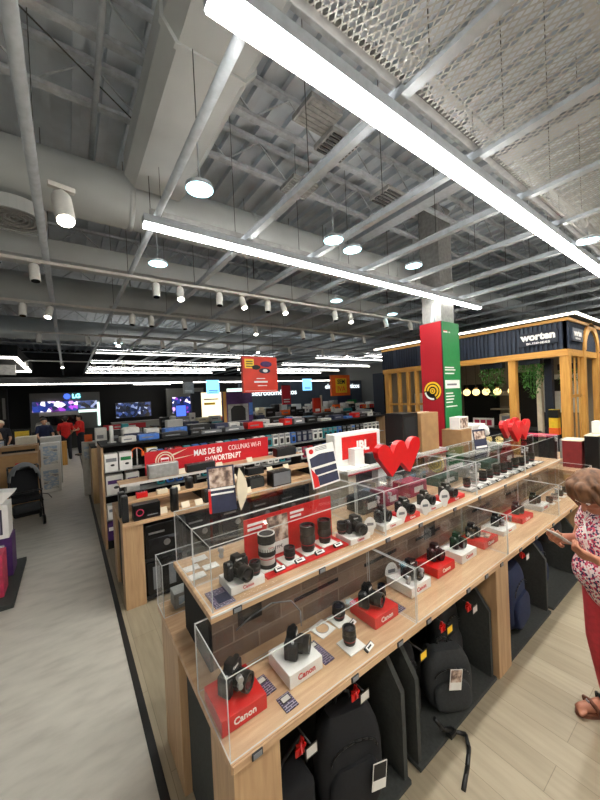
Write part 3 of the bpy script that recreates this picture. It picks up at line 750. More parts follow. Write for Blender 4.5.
def wsign(label, x, y, z, w=.5, h=.25, rz=0):
    t = thing('heart_sign', label, 'sign', (x, y, z), rz)
    P = [(0.30, 0), (0.02, .62), (0.0, .78), (.03, .9), (.11, .98), (.20, .95), (.26, .86), (.33, .66), (.41, .9), (.47, .98), (.55, 1.0), (.61, .95), (.68, .70), (.75, .92), (.82, 1.02), (.91, 1.04), (.98, .97), (1.0, .82), (.98, .66), (.72, .0), (.52, .36)]
    mb = MB().prism([((u-.5)*w, v*h+.012) for u, v in P], -.022, .022)
    mb.build('letter_body', 'heart', t)
    MB().box(-w*.42, w*.42, -.05, .05, 0, .006).build('base', 'acr', t)
    return t
wsign('large red double heart sign standing on the nearer upper cases', 1.98, 1.53, 1.472, .50, .25)
wsign('second red double heart sign, farther away toward the kiosk', 4.10, 1.50, 1.472, .50, .22)
t = wsign('third red double heart sign overlapping the far one', 4.30, 1.68, 1.472, .46, .22)
t = thing('counter_sign', 'small dark poster sign left of the far heart sign', 'sign', (3.42, 1.60, 1.472), -.2)
f = MB().box(-.09, .09, -.004, .004, 0, .2).build('sheet', 'dnavy', t); f.rotation_euler = (-.15, 0, 0)
MB().box(-.08, .08, -.0055, -.004, .1, .18).build('portrait_print', 'photo', f); MB().box(-.08, .08, -.0055, -.004, .01, .03).build('stripe', 'whiteink', f)
for i, (x, y, lb) in enumerate(((3.91, 1.8, 'white rounded camera head on a thin pole left of the far heart'), (4.72, 1.86, 'white rounded camera head on a thin pole right of the far heart'))):
    t = thing('dummy_camera', lb, 'camera', (x, y, 1.472))
    k = -.07
    MB().cyl((0, 0, 0), (0, 0, .17+k), .012).build('pole', 'offw', t); MB().cyl((0, 0, 0), (0, 0, .01), .05, seg=20).build('foot', 'offw', t)
    MB().ball((0, 0, .2+k), .06, sc=(1.25, .9, 1)).build('head', 'white', t); MB().cyl((-.05, -.03, .2+k), (-.12, -.06, .2+k), .035, .03, 18).build('lens', 'offw', t)
    MB().ball((.08, 0, .16+k), .03).build('joint', 'white', t)

# ---------------------------------------------------------------- bags below the table
def mat_slab(label, x0, x1):
    o = MB().box(x0, x1, 1.08, 1.72, .002, .028, bev=.004).build('display_mat', 'dgrey'); tag(o, label, 'display platform')
mat_slab('dark felt platform under the table at the left end', .63, 1.395); mat_slab('dark felt platform under the grey camera backpack', 1.475, 2.40)
mat_slab('dark felt platform under the navy backpack', 2.64, 3.50); mat_slab('dark felt platform under the table at the far end', 3.56, 4.40)
def board(label, x, w=.03):
    o = MB().prism([(1.10, .03 if x > .6 else .0), (1.10, .50), (1.22, .66), (1.70, .70), (1.70, .03)], x, x+w, 'yz').build('divider_board', 'dgrey')
    tag(o, label, 'divider')
board('dark felt divider board at the right of the black backpack', 1.36); board('dark felt divider board at the left of the grey backpack', 1.485)
board('dark felt divider board against the middle table leg', 2.36); board('dark felt divider board right of the middle leg', 2.65); board('dark felt divider board between the two navy bags', 3.46); board('dark felt divider board at the far end under the table', 4.36)
def backpack(label, x, y, z, rz, w, d, h, mat, tagc=None, logo=False, grp=None):
    t = thing('backpack', label, 'backpack', (x, y, z), rz)
    def loft(w, d, h, yo, zo, mt, nm, par):
        mb = MB(); N = 24; rings = []
        for k in range(11):
            v = k/10; zz = zo+h*v
            s = (1-abs(2*v-1)**5*.42) if v < .5 else (1-(2*v-1)**3*.40)
            ring = []
            for i in range(N):
                a = 2*PI*i/N; e = .55
                cx = math.copysign(abs(math.cos(a))**e, math.cos(a)); cy = math.copysign(abs(math.sin(a))**e, math.sin(a))
                wob = 1+.02*math.sin(5*a+7*v)
                ring.append(mb.bm.verts.new((cx*w/2*s*wob, yo+cy*d/2*s*wob*(1.05-.25*v), zz)))
            rings.append(ring)
        for k in range(10):
            for i in range(N): mb.bm.faces.new((rings[k][i], rings[k][(i+1) % N], rings[k+1][(i+1) % N], rings[k+1][i]))
        mb.bm.faces.new(rings[0][::-1]); mb.bm.faces.new(rings[-1])
        return mb.build(nm, mt, par, smooth=50)
    b = loft(w, d, h, 0, 0, mat, 'body', t)
    p = loft(w*.78, d*.4, h*.5, -d*.46, h*.05, mat, 'front_pocket', t)
    mb = MB(); mb.tube([(w*.36*math.cos(a), -d*.47-.0, h*.62+h*.14*math.sin(a)) for a in [PI*i/10 for i in range(11)]], .004, 6); mb.build('zip', 'black', t)
    mb = MB(); mb.tube([(-w*.12, d*.2, h*.97), (-w*.1, d*.2, h*1.06), (0, d*.2, h*1.10), (w*.1, d*.2, h*1.06), (w*.12, d*.2, h*.97)], .008, 6); mb.build('top_handle', 'black', t)
    for s in (-1, 1):
        mb = MB()
        pts = [(s*w*.26, d*.36, h*.92), (s*w*.3, d*.58, h*.85), (s*w*.32, d*.66, h*.6), (s*w*.34, d*.62, h*.35), (s*w*.42, d*.45, h*.12)]
        for a, c in zip(pts, pts[1:]): mb.cyl(a, c, .014, seg=8)
        mb.build('shoulder_strap', 'fabric', t)
    if tagc:
        g = MB().box(-.04, .04, -.003, 0, -.07, .06).build('hang_tag', 'white', t); g.location = (w*tagc[0], -d*.72, h*tagc[1]); g.rotation_euler = (0, .12, 0)
        MB().box(-.036, .036, -.004, -.003, -.02, .056).build('tag_photo', tagc[2], g)
    if logo:
        text('Lowepro', .02, 'whiteink', t, (-.02, -d*.69, h*.13), FRONT, 'brand_lettering')
    return t
backpack('tall black backpack with a white barcode tag below the low front case', 1.08, 1.23, .03, -.25, .36, .17, .48, 'fabric', (.30, .42, 'blackink'), True)
backpack('charcoal camera backpack with a photo hang tag, lying slightly tilted', 1.95, 1.20, .03, -.5, .32, .16, .37, 'fabric2', (.0, .68, 'photo'))
backpack('slim black backpack squeezed between the divider and the charcoal backpack', 1.66, 1.33, .03, 0, .16, .16, .5, 'fabric')
backpack('charcoal backpack farther back against the middle table leg', 2.22, 1.37, .03, 0, .26, .16, .52, 'fabric2')
backpack('large navy backpack to the right of the middle table leg', 3.08, 1.26, .03, .1, .44, .2, .50, 'navy_bag')
backpack('narrow black backpack touching the middle table leg on its right', 2.77, 1.35, .03, 0, .14, .15, .5, 'fabric')
backpack('smaller navy backpack at the far end under the table', 3.86, 1.36, .03, 0, .36, .2, .46, 'navy_bag')
t = thing('camera_case', 'rounded black camera case hanging near the far table leg', 'bag', (3.95, 1.22, .52)); MB().box(-.2, .2, -.07, .07, 0, .17, bev=.05).build('case', 'fabric', t, smooth=50); MB().box(-.02, .02, -.073, -.07, .06, .1).build('tag', 'white', t)
t = thing('shoulder_bag', 'black shoulder bag with red trim near the left table leg', 'bag', (.76, 1.28, .03))
MB().box(-.11, .1, -.08, .08, 0, .30, bev=.03).build('body', 'fabric', t, smooth=50); MB().box(-.08, .08, -.1, -.08, .03, .17, bev=.012).build('pocket', 'fabric', t, smooth=50)
MB().tube([(-.09, 0, .3), (-.06, -.04, .44), (.05, -.04, .5), (.1, 0, .3)], .007).build('strap', 'fabric', t)
MB().box(.0, .05, -.106, -.1, .07, .13).build('green_patch', 'teal', t); MB().box(-.05, -.01, -.106, -.1, .1, .15).build('red_patch', 'red', t)
# hook rods with tags
def rod(x, lb, cols, z=.60):
    t = thing('display_hook', lb, 'hook', (x, 1.70, z))
    MB().cyl((0, .04, 0), (0, -.55, .0), .005, seg=8).build('rod', 'black', t); MB().box(-.03, .03, .02, .035, -.05, .03).build('back_plate', 'black', t)
    if cols:
        g = MB().box(-.032, .032, -.004, 0, -.04, .012).build('tag_holder', 'black', t); g.location = (0, -.55, -.005)
        MB().box(-.028, .028, -.005, -.004, -.034, .006).build('tag_card', cols[0], g)
        if len(cols) > 1:
            mb = MB()
            for q in range(7): mb.box(-.075+.006*q, -.035+.006*q, -.54+.004*q, -.535+.004*q, -.018, .014, rot=(.5*q, .9*q, 1.7*q))
            mb.build('colour_ribbon', cols[1], t)
rod(1.14, 'hook with a white tag above the tall black backpack', ['offw', 'red']); rod(1.64, 'hook with a yellow tag and red ribbon left of the charcoal backpack', ['yellow'], .55)
rod(1.93, 'hook with a yellow tag above the charcoal backpack', ['yellow', 'red'], .57); rod(2.26, 'hook with a white tag and red ribbon near the middle leg', ['offw', 'red'], .56)
rod(3.2, 'hook with a white tag and red ribbon above the navy backpack', ['offw', 'red'], .62); rod(.80, 'hook with two white tags near the left table leg', ['offw', 'red'], .56)
rod(2.74, 'hook with a white tag beside the middle leg on its right', ['offw'], .56)
t = thing('luggage_strap', 'loose black strap trailing from the bags onto the floor', 'strap', (1.68, 1.12, .03))
mb = MB(); 
for a, c in zip([(0, 0, .12), (.03, -.03, .06), (.10, -.05, .02), (.16, -.10, .0), (.12, -.14, -.022), (.02, -.18, -.024), (-.10, -.22, -.024)], [(.03, -.03, .06), (.10, -.05, .02), (.16, -.10, .0), (.12, -.14, -.022), (.02, -.18, -.024), (-.10, -.22, -.024)]):
    mb.cyl(a, c, .0115, seg=8)
mb.build('webbing', 'black', t); MB().box(.06, .12, -.07, -.03, .0, .03, bev=.004).build('buckle', 'black', t)

# ---------------------------------------------------------------- speaker table (second row)
t = thing('speaker_table', 'light oak stepped table with speakers behind the camera cases', 'table', (1.7, 4.2, 0))
W = dict(parent=t, world=True)
MB().box(.39, 3.1, 3.70, 4.66, .845, .88, bev=.002).build('tabletop', 'oak', **W)
for x in (.39, 2.9):
    MB().box(x, x+.19, 3.72, 3.90, 0, .845, bev=.002).build('leg', 'oakZ', **W); MB().box(x, x+.19, 4.38, 4.64, 0, .845, bev=.002).build('leg', 'oakZ', **W)
    MB().box(x+.03, x+.16, 3.9, 4.38, .01, .845).build('leg_panel', 'dgrey', **W)
MB().box(.58, 2.9, 4.0, 4.02, .03, .845).build('back_panel', 'matte', **W)
MB().box(.58, 2.9, 3.72, 4.0, .03, .06).build('lower_shelf', 'matte', **W); MB().box(.58, 2.9, 3.72, 4.0, .42, .45).build('lower_shelf', 'matte', **W)
MB().box(.44, 3.05, 3.98, 4.22, 1.0, 1.025, bev=.002).build('step_shelf', 'oak', **W); MB().box(.44, 3.05, 4.21, 4.5, 1.15, 1.175, bev=.002).build('step_shelf', 'oak', **W)
for x in (.46, 1.3, 2.15, 3.0):
    MB().box(x, x+.03, 4.0, 4.22, .88, 1.0).build('shelf_bracket', 'matte', **W); MB().box(x, x+.03, 4.24, 4.5, .88, 1.15).build('shelf_bracket', 'matte', **W)
MB().box(.44, 3.05, 4.205, 4.21, 1.15, 1.18).build('shelf_edge', 'offw', **W)
def boxed(label, x0, x1, y0, y1, z0, z1, mt, lab='boxprint', cat='box', grp=None, name='product_box', frac=.8, face='y'):
    t = thing(name, label, cat, ((x0+x1)/2, (y0+y1)/2, z0), 0, grp)
    w, d, h = x1-x0, y1-y0, z1-z0
    MB().box(-w/2, w/2, -d/2, d/2, 0, h, bev=min(.004, w*.04)).build('box', mt, t)
    if lab: MB().box(-w/2*frac, w/2*frac, -d/2-.0015, -d/2+.0005, h*(1-frac)/2, h*(1+frac)/2).build('label', lab, t)
    return t
for i in range(5):
    x = .60+.42*i
    b = boxed(['leftmost', 'second', 'third', 'fourth', 'last'][i]+' black amplifier box on the upper shelf under the speaker table', x, x+.38, 3.73, 3.97, .452, .80, 'black', None)
    MB().box(-.16, .16, -.1225, -.12, .06, .20).build('amplifier_print', 'ampprint', b); MB().cyl((.02, -.124, .13), (.02, -.12, .13), .035, seg=20).build('dial_print', 'silver', b)
    MB().box(-.16, .0, -.1225, -.12, .25, .27).build('stripe', 'silver', b)
    b = boxed(['leftmost', 'second', 'third', 'fourth', 'last'][i]+' tall black speaker box on the lowest shelf under the speaker table', x, x+.36, 3.73, 3.97, .062, .40, 'black', None)
    for s in (-.09, .07): MB().box(s-.035, s+.035, -.1225, -.12, .05, .29).build('speaker_print', 'greyink', b)
def speaker(label, x, y, z, w, d, h, mt, front='matte', name='bluetooth_speaker', logo=None):
    t = thing(name, label, 'speaker', (x, y, z))
    MB().box(-w/2, w/2, -d/2, d/2, 0, h, bev=.008).build('body', mt, t)
    MB().box(-w/2*.9, w/2*.9, -d/2-.003, -d/2+.001, h*.08, h*.92, bev=.001).build('grille', front, t)
    mb = MB()
    for k in range(3): mb.cyl((-w*.25+.25*w*k, 0, h), (-w*.25+.25*w*k, 0, h+.006), .007, seg=10)
    mb.build('buttons', 'silver', t)
    if logo: text(logo, h*.25, 'whiteink', t, (0, -d/2-.004, h*.5), FRONT, 'brand_lettering')
    return t
def cylspk(label, x, y, z, r, h, mt):
    t = thing('bluetooth_speaker', label, 'speaker', (x, y, z))
    MB().lathe([(0, 0), (r*.9, 0), (r, .01), (r, h-.01), (r*.85, h), (0, h)], seg=24).build('body', mt, t, smooth=40)
    MB().lathe([(0, h), (r*.6, h), (r*.55, h+.004), (0, h+.004)], seg=20).build('top_cap', 'silver', t)
    return t
speaker('tall black speaker at the left end of the speaker table', .43, 3.80, .88, .06, .1, .27, 'black'); speaker('second tall black speaker next to the left end one', .425, 3.99, .88, .06, .1, .27, 'black')
b = boxed('black speaker box with a purple ring print on the table front', .50, .76, 3.73, 3.85, .88, 1.04, 'black', None); MB().arc((-.07, .08), .028, .038, 0, 2*PI, -.0625, -.06).build('ring_print', 'pink', b); MB().box(.0, .1, -.0625, -.06, .03, .04).build('text_line', 'greyink', b)
cylspk('black cylinder speaker on the front of the speaker table', .92, 3.78, .88, .045, .26, 'black')
speaker('small red speaker on the first step shelf', .64, 4.08, 1.025, .12, .07, .06, 'redink', 'red')
speaker('tiny beige speaker on the first step shelf', .86, 4.08, 1.025, .12, .08, .05, 'cream', 'cream')
speaker('long silver grey speaker on the second step shelf under the banner', .93, 4.30, 1.175, .36, .1, .17, 'silver', 'grey')
speaker('long black soundbar speaker on the second step shelf', 1.40, 4.3, 1.175, .38, .12, .1, 'black', 'matte')
cylspk('wide black cylinder speaker on the first step shelf below the banner', 1.87, 4.10, 1.025, .07, .15, 'black')
speaker('wide black speaker at the right of the second step shelf', 2.75, 4.3, 1.175, .36, .13, .13, 'black', 'matte')
speaker('black amplifier style speaker with pale grille front', 2.35, 3.85, .88, .30, .17, .20, 'black', 'greyink', logo=None)
speaker('grey striped speaker left of the amplifier style speaker', 2.02, 3.95, .88, .22, .14, .15, 'matte', 'dgrey')
speaker('dark square speaker below the banner middle', 1.35, 3.85, .88, .16, .14, .14, 'black'); cylspk('slim black cylinder speaker near the tent sign', 1.62, 4.08, 1.025, .04, .14, 'black')
cylspk('short black cylinder speaker on the first step shelf', 1.18, 4.08, 1.025, .05, .13, 'black')
speaker('oval black speaker on the first step shelf toward the right', 2.1, 4.1, 1.025, .26, .1, .1, 'black')
for i, (x, y, z) in enumerate([(.80, 3.78, .88), (1.05, 3.8, .88), (1.2, 3.78, .88), (1.5, 3.8, .88), (1.85, 3.8, .88), (1.02, 4.05, 1.025), (1.45, 4.05, 1.025), (1.78, 4.05, 1.025), (2.35, 4.08, 1.025), (1.15, 4.26, 1.175), (1.66, 4.26, 1.175), (2.12, 4.26, 1.175), (2.62, 4.06, 1.025)]):
    o = MB().box(-.045, .045, -.002, .002, 0, .07).build('info_card', 'cream', loc=(x, y, z), rot=(-.5, 0, 0)); tag(o, 'small cream product card standing on the speaker table', 'card', 'product cards on the speaker table')
for i, (x, w) in enumerate(((.62, .28), (1.1, .25), (1.7, .3), (2.3, .3))):
    o = MB().box(-w/2, w/2, -.06, .06, 0, .012).build('display_plinth', 'oak', loc=(x+.3, 3.92, .88)); tag(o, ['leftmost', 'second', 'third', 'rightmost'][i]+' low wooden plinth on the speaker table', 'plinth')
t = thing('banner_sign', 'long red banner sign in white letters above the speaker table', 'sign', (1.66, 4.49, 1.176))
MB().box(-.90, .90, -.004, .004, .0, .30).build('board', 'banner', t)
text('MAIS DE 80', .115, 'whiteink', t, (-.075, -.0052, .20), FRONT, 'lettering', bold=.03, sx=.72); text('COLUNAS WI-FI', .105, 'whiteink', t, (.50, -.0052, .205), FRONT, 'lettering', sx=.72)
text('EM', .10, 'whiteink', t, (-.08, -.0052, .085), FRONT, sx=.75); text('WORTEN.PT', .11, 'whiteink', t, (.20, -.0052, .087), FRONT, bold=.03, sx=.72)
MB().arc((-.66, .16), .105, .12, 0, 2*PI, -.006, -.004).build('ring_print', 'cream', t); MB().arc((-.66, .16), .075, .09, 0, 2*PI, -.006, -.004).build('ring_print', 'cream', t)
MB().box(-.71, -.61, -.006, -.004, .12, .2).build('badge_print', 'whiteink', t); MB().box(-.705, -.615, -.007, -.006, .15, .175).build('badge_text', 'banner', t)
MB().prism([(-.88, .02), (-.74, .1), (-.73, .08)], -.0055, -.004).build('flash_print', 'cream', t); MB().prism([(-.57, .23), (-.36, .285), (-.58, .20)], -.0055, -.004).build('flash_print', 'cream', t); MB().prism([(-.54, .17), (-.25, .19), (-.54, .155)], -.0055, -.004).build('flash_print', 'cream', t)

# ---------------------------------------------------------------- gondolas
def gondola(label, x0, x1, y, d, z, top='matte', wide=True):
    t = thing('shelving_gondola', label, 'shelving', ((x0+x1)/2, y+d/2, 0)); W = dict(parent=t, world=True)
    if wide: MB().box(x0, x0+.19, y, y+.04, 0, z-.03).build('side_panel', 'ply', **W)
    MB().box(x0, x0+.03, y+.04, y+d, 0, z-.03).build('side_panel', 'oakZ', **W); MB().box(x1-.03, x1, y, y+d, 0, z-.03).build('side_panel', 'oakZ', **W)
    MB().box(x0+.03, x1-.03, y+.28, y+.31, .1, z-.03).build('back_panel', 'matte', **W)
    MB().box(x0+.03, x1-.03, y+.02, y+d, 0, .1).build('base', 'matte', **W)
    MB().box(x0, x1, y, y+d, z-.03, z, bev=.004).build('top_shelf', top, **W)
    for zz in (.42, .78, 1.12): 
        if zz < z-.1: MB().box(x0+(.19 if wide else .03), x1-.03, y+.03, y+.28, zz-.015, zz).build('shelf', 'grey', **W)
    return t
gondola('black topped gondola full of headphones and accessories', .355, 6.6, 5.45, .8, 1.52, wide=False)
cols = ['white', 'white', 'blue', 'offw', 'dnavy', 'teal', 'white', 'pink', 'black', 'grey', 'blue', 'teal', 'red']
nmc = {'white': 'white', 'blue': 'blue', 'offw': 'off white', 'dnavy': 'dark navy', 'teal': 'teal', 'pink': 'pink', 'black': 'black', 'grey': 'grey', 'red': 'red'}
protos = {}
lev = {0: 'top', 1: 'upper middle', 2: 'lower middle', 3: 'lowest'}
for r, zz in enumerate((1.135, .795, .435, .115)):
    x = 1.16 if r < 2 else .80; k = 0
    while x < 6.45:
        c = cols[(k*5+r*3+int(x*2)) % len(cols)]
        if r == 0 and x > 3.2: c = ['white', 'offw', 'blue', 'dnavy', 'dnavy', 'white', 'teal', 'teal', 'blue', 'black', 'grey', 'black', 'white', 'white', 'white'][min(14, int((x-3.2)/.22))]
        lb = nmc[c]+' accessory pack on the '+lev[r]+' shelf of the headphone gondola'; g = nmc[c]+' packs on the '+lev[r]+' gondola shelf'
        loc = (x, 5.56, zz)
        if c not in protos:
            t = thing('accessory_pack', lb, 'accessory', loc, 0, g); MB().box(-.055, .055, -.04, .04, 0, .22, bev=.003).build('pack', c, t)
            MB().box(-.035, .035, -.0415, -.04, .03, .13).build('product_print', 'blackink' if c not in ('black', 'dnavy') else 'greyink', t); MB().box(-.05, .05, -.0415, -.04, .16, .205).build('title_stripe', 'greyink' if c != 'grey' else 'blue', t)
            protos[c] = t
        else: dup(protos[c], loc, 0, lb, g)
        x += .145; k += 1
# bigger boxes at the gondola's left end
for i, (x, z, w, h, mt) in enumerate([(.48, 1.12, .17, .26, 'white'), (.67, 1.12, .17, .26, 'white'), (.51, .78, .22, .28, 'offw'), (.75, .78, .18, .28, 'offw'), (.5, .42, .2, .2, 'white'), (.73, .42, .2, .2, 'white'), (.46, .115, .14, .26, 'purple'), (.63, .115, .14, .26, 'white')]):
    b = boxed(['upper left white headphone box', 'upper right white headphone box', 'larger pale box with purple label', 'narrower pale box', 'small white box', 'second small white box', 'purple box', 'white box beside the purple box'][i]+' at the aisle end of the headphone gondola', x-w/2, x+w/2, 5.48, 5.66, z, z+h, mt, None, name='headphone_box')
    MB().box(-w*.4, w*.4, -.092, -.09, h*.55, h*.75).build('label', ['greyink', 'green', 'purple', 'purple', 'greyink', 'grey', 'white', 'blue'][i], b); MB().ball((w*.08, -.091, h*.35), w*.16, sc=(1, .04, .6)).build('headphone_print', 'blackink', b)
b = boxed('orange box with black headphones printed on it', .96, 1.12, 5.48, 5.62, 1.0, 1.40, 'yellow', None, name='headphone_box'); MB().arc((0, .2), .04, .05, 0, PI, -.072, -.07).build('band_print', 'blackink', b); MB().box(-.08, .08, -.0715, -.07, .3, .4).build('white_band', 'white', b)
def headphones(label, x, y, z, mt):
    t = thing('headphones', label, 'headphones', (x, y, z))
    MB().arc((0, .1), .075, .088, 0, PI, -.012, .012, 16).build('headband', mt, t)
    for s in (-1, 1): MB().cyl((s*.065, 0, .08), (s*.1, 0, .08), .042, .036, 18).build('ear_cup', mt, t)
    MB().cyl((0, 0, -.1), (0, 0, .02), .01, seg=8).build('stand_stem', 'offw', t)
    MB().cyl((0, 0, .02), (0, 0, .17), .008, seg=8).build('stand_post', 'offw', t)
    MB().cyl((0, 0, -.112), (0, 0, -.1), .06, seg=18).build('stand_foot', 'offw', t)
headphones('black headphones with orange cups displayed at the gondola end', .83, 5.52, 1.24, 'orange'); headphones('black headphones on a stand beside the orange box', 1.04, 5.40, 1.20, 'black'); headphones('black headphones further along the gondola', 1.3, 5.40, 1.2, 'black')
# goods standing on the gondola top
random.seed(3)
def toprow(y, z, x0, x1, where, hmin=.06, hmax=.2, cl=('black', 'black', 'matte', 'dnavy', 'black', 'offw', 'red', 'blue', 'rubber', 'greyink')):
    x = x0; i = 0; seen = {}
    while x < x1:
        w = random.uniform(.14, .42); h = random.uniform(hmin, hmax); c = random.choice(cl)
        nm = {'black': 'black', 'matte': 'flat black', 'dnavy': 'navy', 'offw': 'pale', 'red': 'red', 'blue': 'blue', 'rubber': 'soft black', 'greyink': 'grey', 'carton': 'brown', 'white': 'white', 'silver': 'silver', 'cream': 'cream', 'orange': 'orange', 'teal': 'teal'}[c]
        sz = 'wide' if w > .3 else 'narrow' if w < .22 else 'medium'
        lb = sz+' '+nm+' product '+where
        t = thing('boxed_device', lb, 'electronics', (x+w/2, y, z), random.uniform(-.1, .1), sz+' '+nm+' products '+where)
        MB().box(-w/2, w/2, -.1, .1, 0, h, bev=.012).build('body', c, t); MB().box(-w*.35, w*.2, -.1015, -.1, h*.4, h*.6).build('front_label', 'greyink' if c != 'greyink' else 'whiteink', t)
        x += w+random.uniform(.01, .08); i += 1
toprow(5.62, 1.52, .62, 6.4, 'standing on the black gondola top', .04, .13)
toprow(5.98, 1.52, .7, 6.4, 'in the second row on the gondola top', .10, .18)
t = thing('small_printer', 'white rounded device at the aisle end of the gondola top', 'printer', (.82, 6.0, 1.52)); MB().box(-.13, .13, -.1, .1, 0, .2, bev=.04).build('body', 'offw', t, smooth=50); MB().box(-.09, .09, -.105, -.09, .03, .08, bev=.004).build('slot', 'greyink', t)
t = thing('table_lamp', 'slim white tube lamp standing at the aisle end of the gondola top', 'lamp', (.52, 5.7, 1.52)); MB().cyl((0, 0, 0), (0, 0, .26), .028, seg=16).build('tube', 'offw', t); MB().cyl((0, 0, 0), (0, 0, .015), .06, seg=18).build('base', 'offw', t)
gondola('second black topped gondola, behind the headphone one', .355, 9.5, 8.2, .8, 1.22)
toprow(8.4, 1.22, .45, 9.2, 'on the second gondola', .15, .45, ('black', 'white', 'red', 'dnavy', 'offw', 'black', 'teal', 'silver'))
gondola('third gondola before the lit cream wall', 2.2, 13, 11.0, .8, 1.35)
toprow(11.2, 1.35, 2.4, 12.6, 'on the third gondola', .1, .35, ('black', 'white', 'red', 'offw', 'black', 'silver', 'cream', 'orange'))
t = thing('price_banner', 'narrow red sign strip above the televisions area', 'sign', (1.45, 11.6, 0)); MB().box(-.6, .6, -.01, .01, 1.32, 1.48).build('board', 'redink', t); text('PROMO', .09, 'whiteink', t, (0, -.0115, 1.4), FRONT) if False else MB().box(-.3, .3, -.012, -.01, 1.38, 1.42).build('text_line', 'offw', t)
for s in (-.5, .5): MB().box(s-.015, s+.015, -.01, .01, 0, 1.32).build('post', 'black', t)
# white appliances beside the aisle end
t = thing('white_display', 'white display stand with a blue print beside the aisle', 'display stand', (.30, 8.6, 0)); t.location = (.36, 9.25, 0)
MB().box(-.14, .14, -.14, .14, 0, 1.25, bev=.01).build('body', 'offw', t); MB().box(-.1, .1, -.142, -.14, .85, 1.15).build('print', 'boxprint', t); MB().box(-.08, .08, -.01, .01, 1.25, 1.42).build('orange_sign', 'orange', t)

# ---------------------------------------------------------------- JBL table
t = thing('display_counter', 'white topped counter carrying the red brand box and cartons', 'counter', (3.5, 2.9, 0)); W = dict(parent=t, world=True)
MB().box(2.46, 4.52, 2.58, 3.2, 1.20, 1.24, bev=.004).build('top', 'white', **W); MB().box(2.5, 2.62, 2.62, 3.16, 0, 1.20).build('end_panel', 'cream', **W); MB().box(4.38, 4.5, 2.62, 3.16, 0, 1.20).build('end_panel', 'cream', **W)
MB().box(3.0, 3.14, 2.62, 2.72, 0, 1.20).build('post', 'white', **W); MB().box(2.62, 4.38, 2.9, 2.93, .05, 1.20).build('back_panel', 'dgrey', **W); MB().box(2.62, 4.38, 2.64, 2.9, .7, .73).build('shelf', 'white', **W)
MB().box(2.46, 4.52, 2.576, 2.58, 1.19, 1.205).build('red_edge', 'redink', **W)
t = thing('brand_display', 'white box display with a red inset panel and small black speakers', 'display stand', (2.92, 2.86, 1.24)); 
MB().box(-.40, .40, -.02, .14, 0, .38, bev=.008).build('box', 'white', t); MB().box(-.29, .33, -.024, -.02, .07, .34).build('red_panel', 'red', t)
text('JBL', .17, 'whiteink', t, (.06, -.026, .20), FRONT, 'brand_lettering', bold=.05)
MB().box(-.2, -.05, -.14, -.03, 0, .2).build('white_plinth', 'white', t)
for i, (x, w, h) in enumerate(((2.96, .12, .13), (3.12, .16, .1), (3.30, .14, .16), (3.42, .1, .2))): speaker(['first', 'second', 'third', 'fourth'][i]+' small black speaker before the red inset panel, counted from the left', x, 2.70, 1.24, w, .09, h, 'black')
for i in range(5): boxed(['first', 'second', 'third', 'fourth', 'last'][i]+' bagged cable pack on the shelf below the red brand box', 2.68+.3*i, 2.92+.3*i, 2.66, 2.84, .73, 1.0, ['grey', 'cream', 'offw', 'grey', 'cream'][i], 'boxprint')
boxed('tall black box speaker right of the first heart sign', 3.56, 3.90, 2.66, 2.95, 1.24, 1.80, 'black', 'matte', 'speaker', name='party_speaker')
b = boxed('brown carton with a purple printed side', 3.92, 4.34, 2.62, 2.95, 1.24, 1.78, 'carton', None); MB().box(.212, .216, -.14, .14, .04, .48).build('purple_side', 'purple', b)
MB().box(-.2, .2, -.03, .03, .5405, .543).build('packing_tape', 'cream', b)
t = thing('display_counter', 'white counter with a drawer unit right of the brown carton', 'counter', (5.3, 2.6, 0)); W = dict(parent=t, world=True)
MB().box(4.56, 5.9, 2.3, 2.78, 1.12, 1.16, bev=.003).build('top', 'white', **W); MB().box(4.6, 5.86, 2.34, 2.74, .02, 1.12).build('body', 'dgrey', **W)
b = boxed('plywood side box left of the white drawer unit', 4.55, 4.84, 2.4, 2.7, 1.16, 1.50, 'carton', None)
t = thing('drawer_unit', 'white two drawer unit on the counter', 'drawer unit', (5.07, 2.55, 1.16)); MB().box(-.21, .21, -.15, .15, 0, .38, bev=.006).build('case', 'white', t)
for z in (.03, .20): dd = MB().box(-.19, .19, -.156, -.15, z, z+.15).build('drawer', 'offw', t); MB().box(-.06, .06, -.165, -.156, z+.07, z+.085).build('handle', 'grey', dd)
boxed('small white box with dark and red print by the column foot', 4.60, 4.86, 2.45, 2.6, 1.50, 1.68, 'white', 'photo')
# ---------------------------------------------------------------- column
t = thing('column_display', 'square column clad red on one side and green on the other', 'column', (5.3, 3.1, 0)); W = dict(parent=t, world=True)
MB().box(5.0, 5.55, 2.9, 3.29, 0, 3.22).build('green_cladding', 'green', **W)
MB().box(4.99, 5.0, 2.9, 3.29, 0, 3.22).build('red_cladding', 'colred', **W)
MB().box(4.985, 5.005, 2.89, 2.90, 0, 3.22).build('dark_corner', 'black', **W)
mb = MB(); c = (3.09, 2.08); MB().cyl((4.985, 3.09, 2.08), (4.99, 3.09, 2.08), .16, seg=36).build('emblem_disc', 'black', **W)
MB().arc(c, .125, .155, .0, PI*1.35, 4.982, 4.986, plane='yz').build('yellow_arc', 'yellow', **W); MB().arc(c, .075, .105, 0, PI*1.35, 4.982, 4.986, plane='yz').build('yellow_arc', 'yellow', **W)
MB().arc(c, .12, .15, PI*1.45, PI*1.95, 4.982, 4.986, plane='yz').build('white_arc', 'whiteink', **W); MB().cyl((4.981, 3.09, 2.08), (4.986, 3.09, 2.08), .05, seg=20).build('yellow_centre', 'yellow', **W); MB().arc(c, .02, .03, 0, 2*PI, 4.979, 4.982, plane='yz').build('swirl', 'black', **W)
mb = MB()
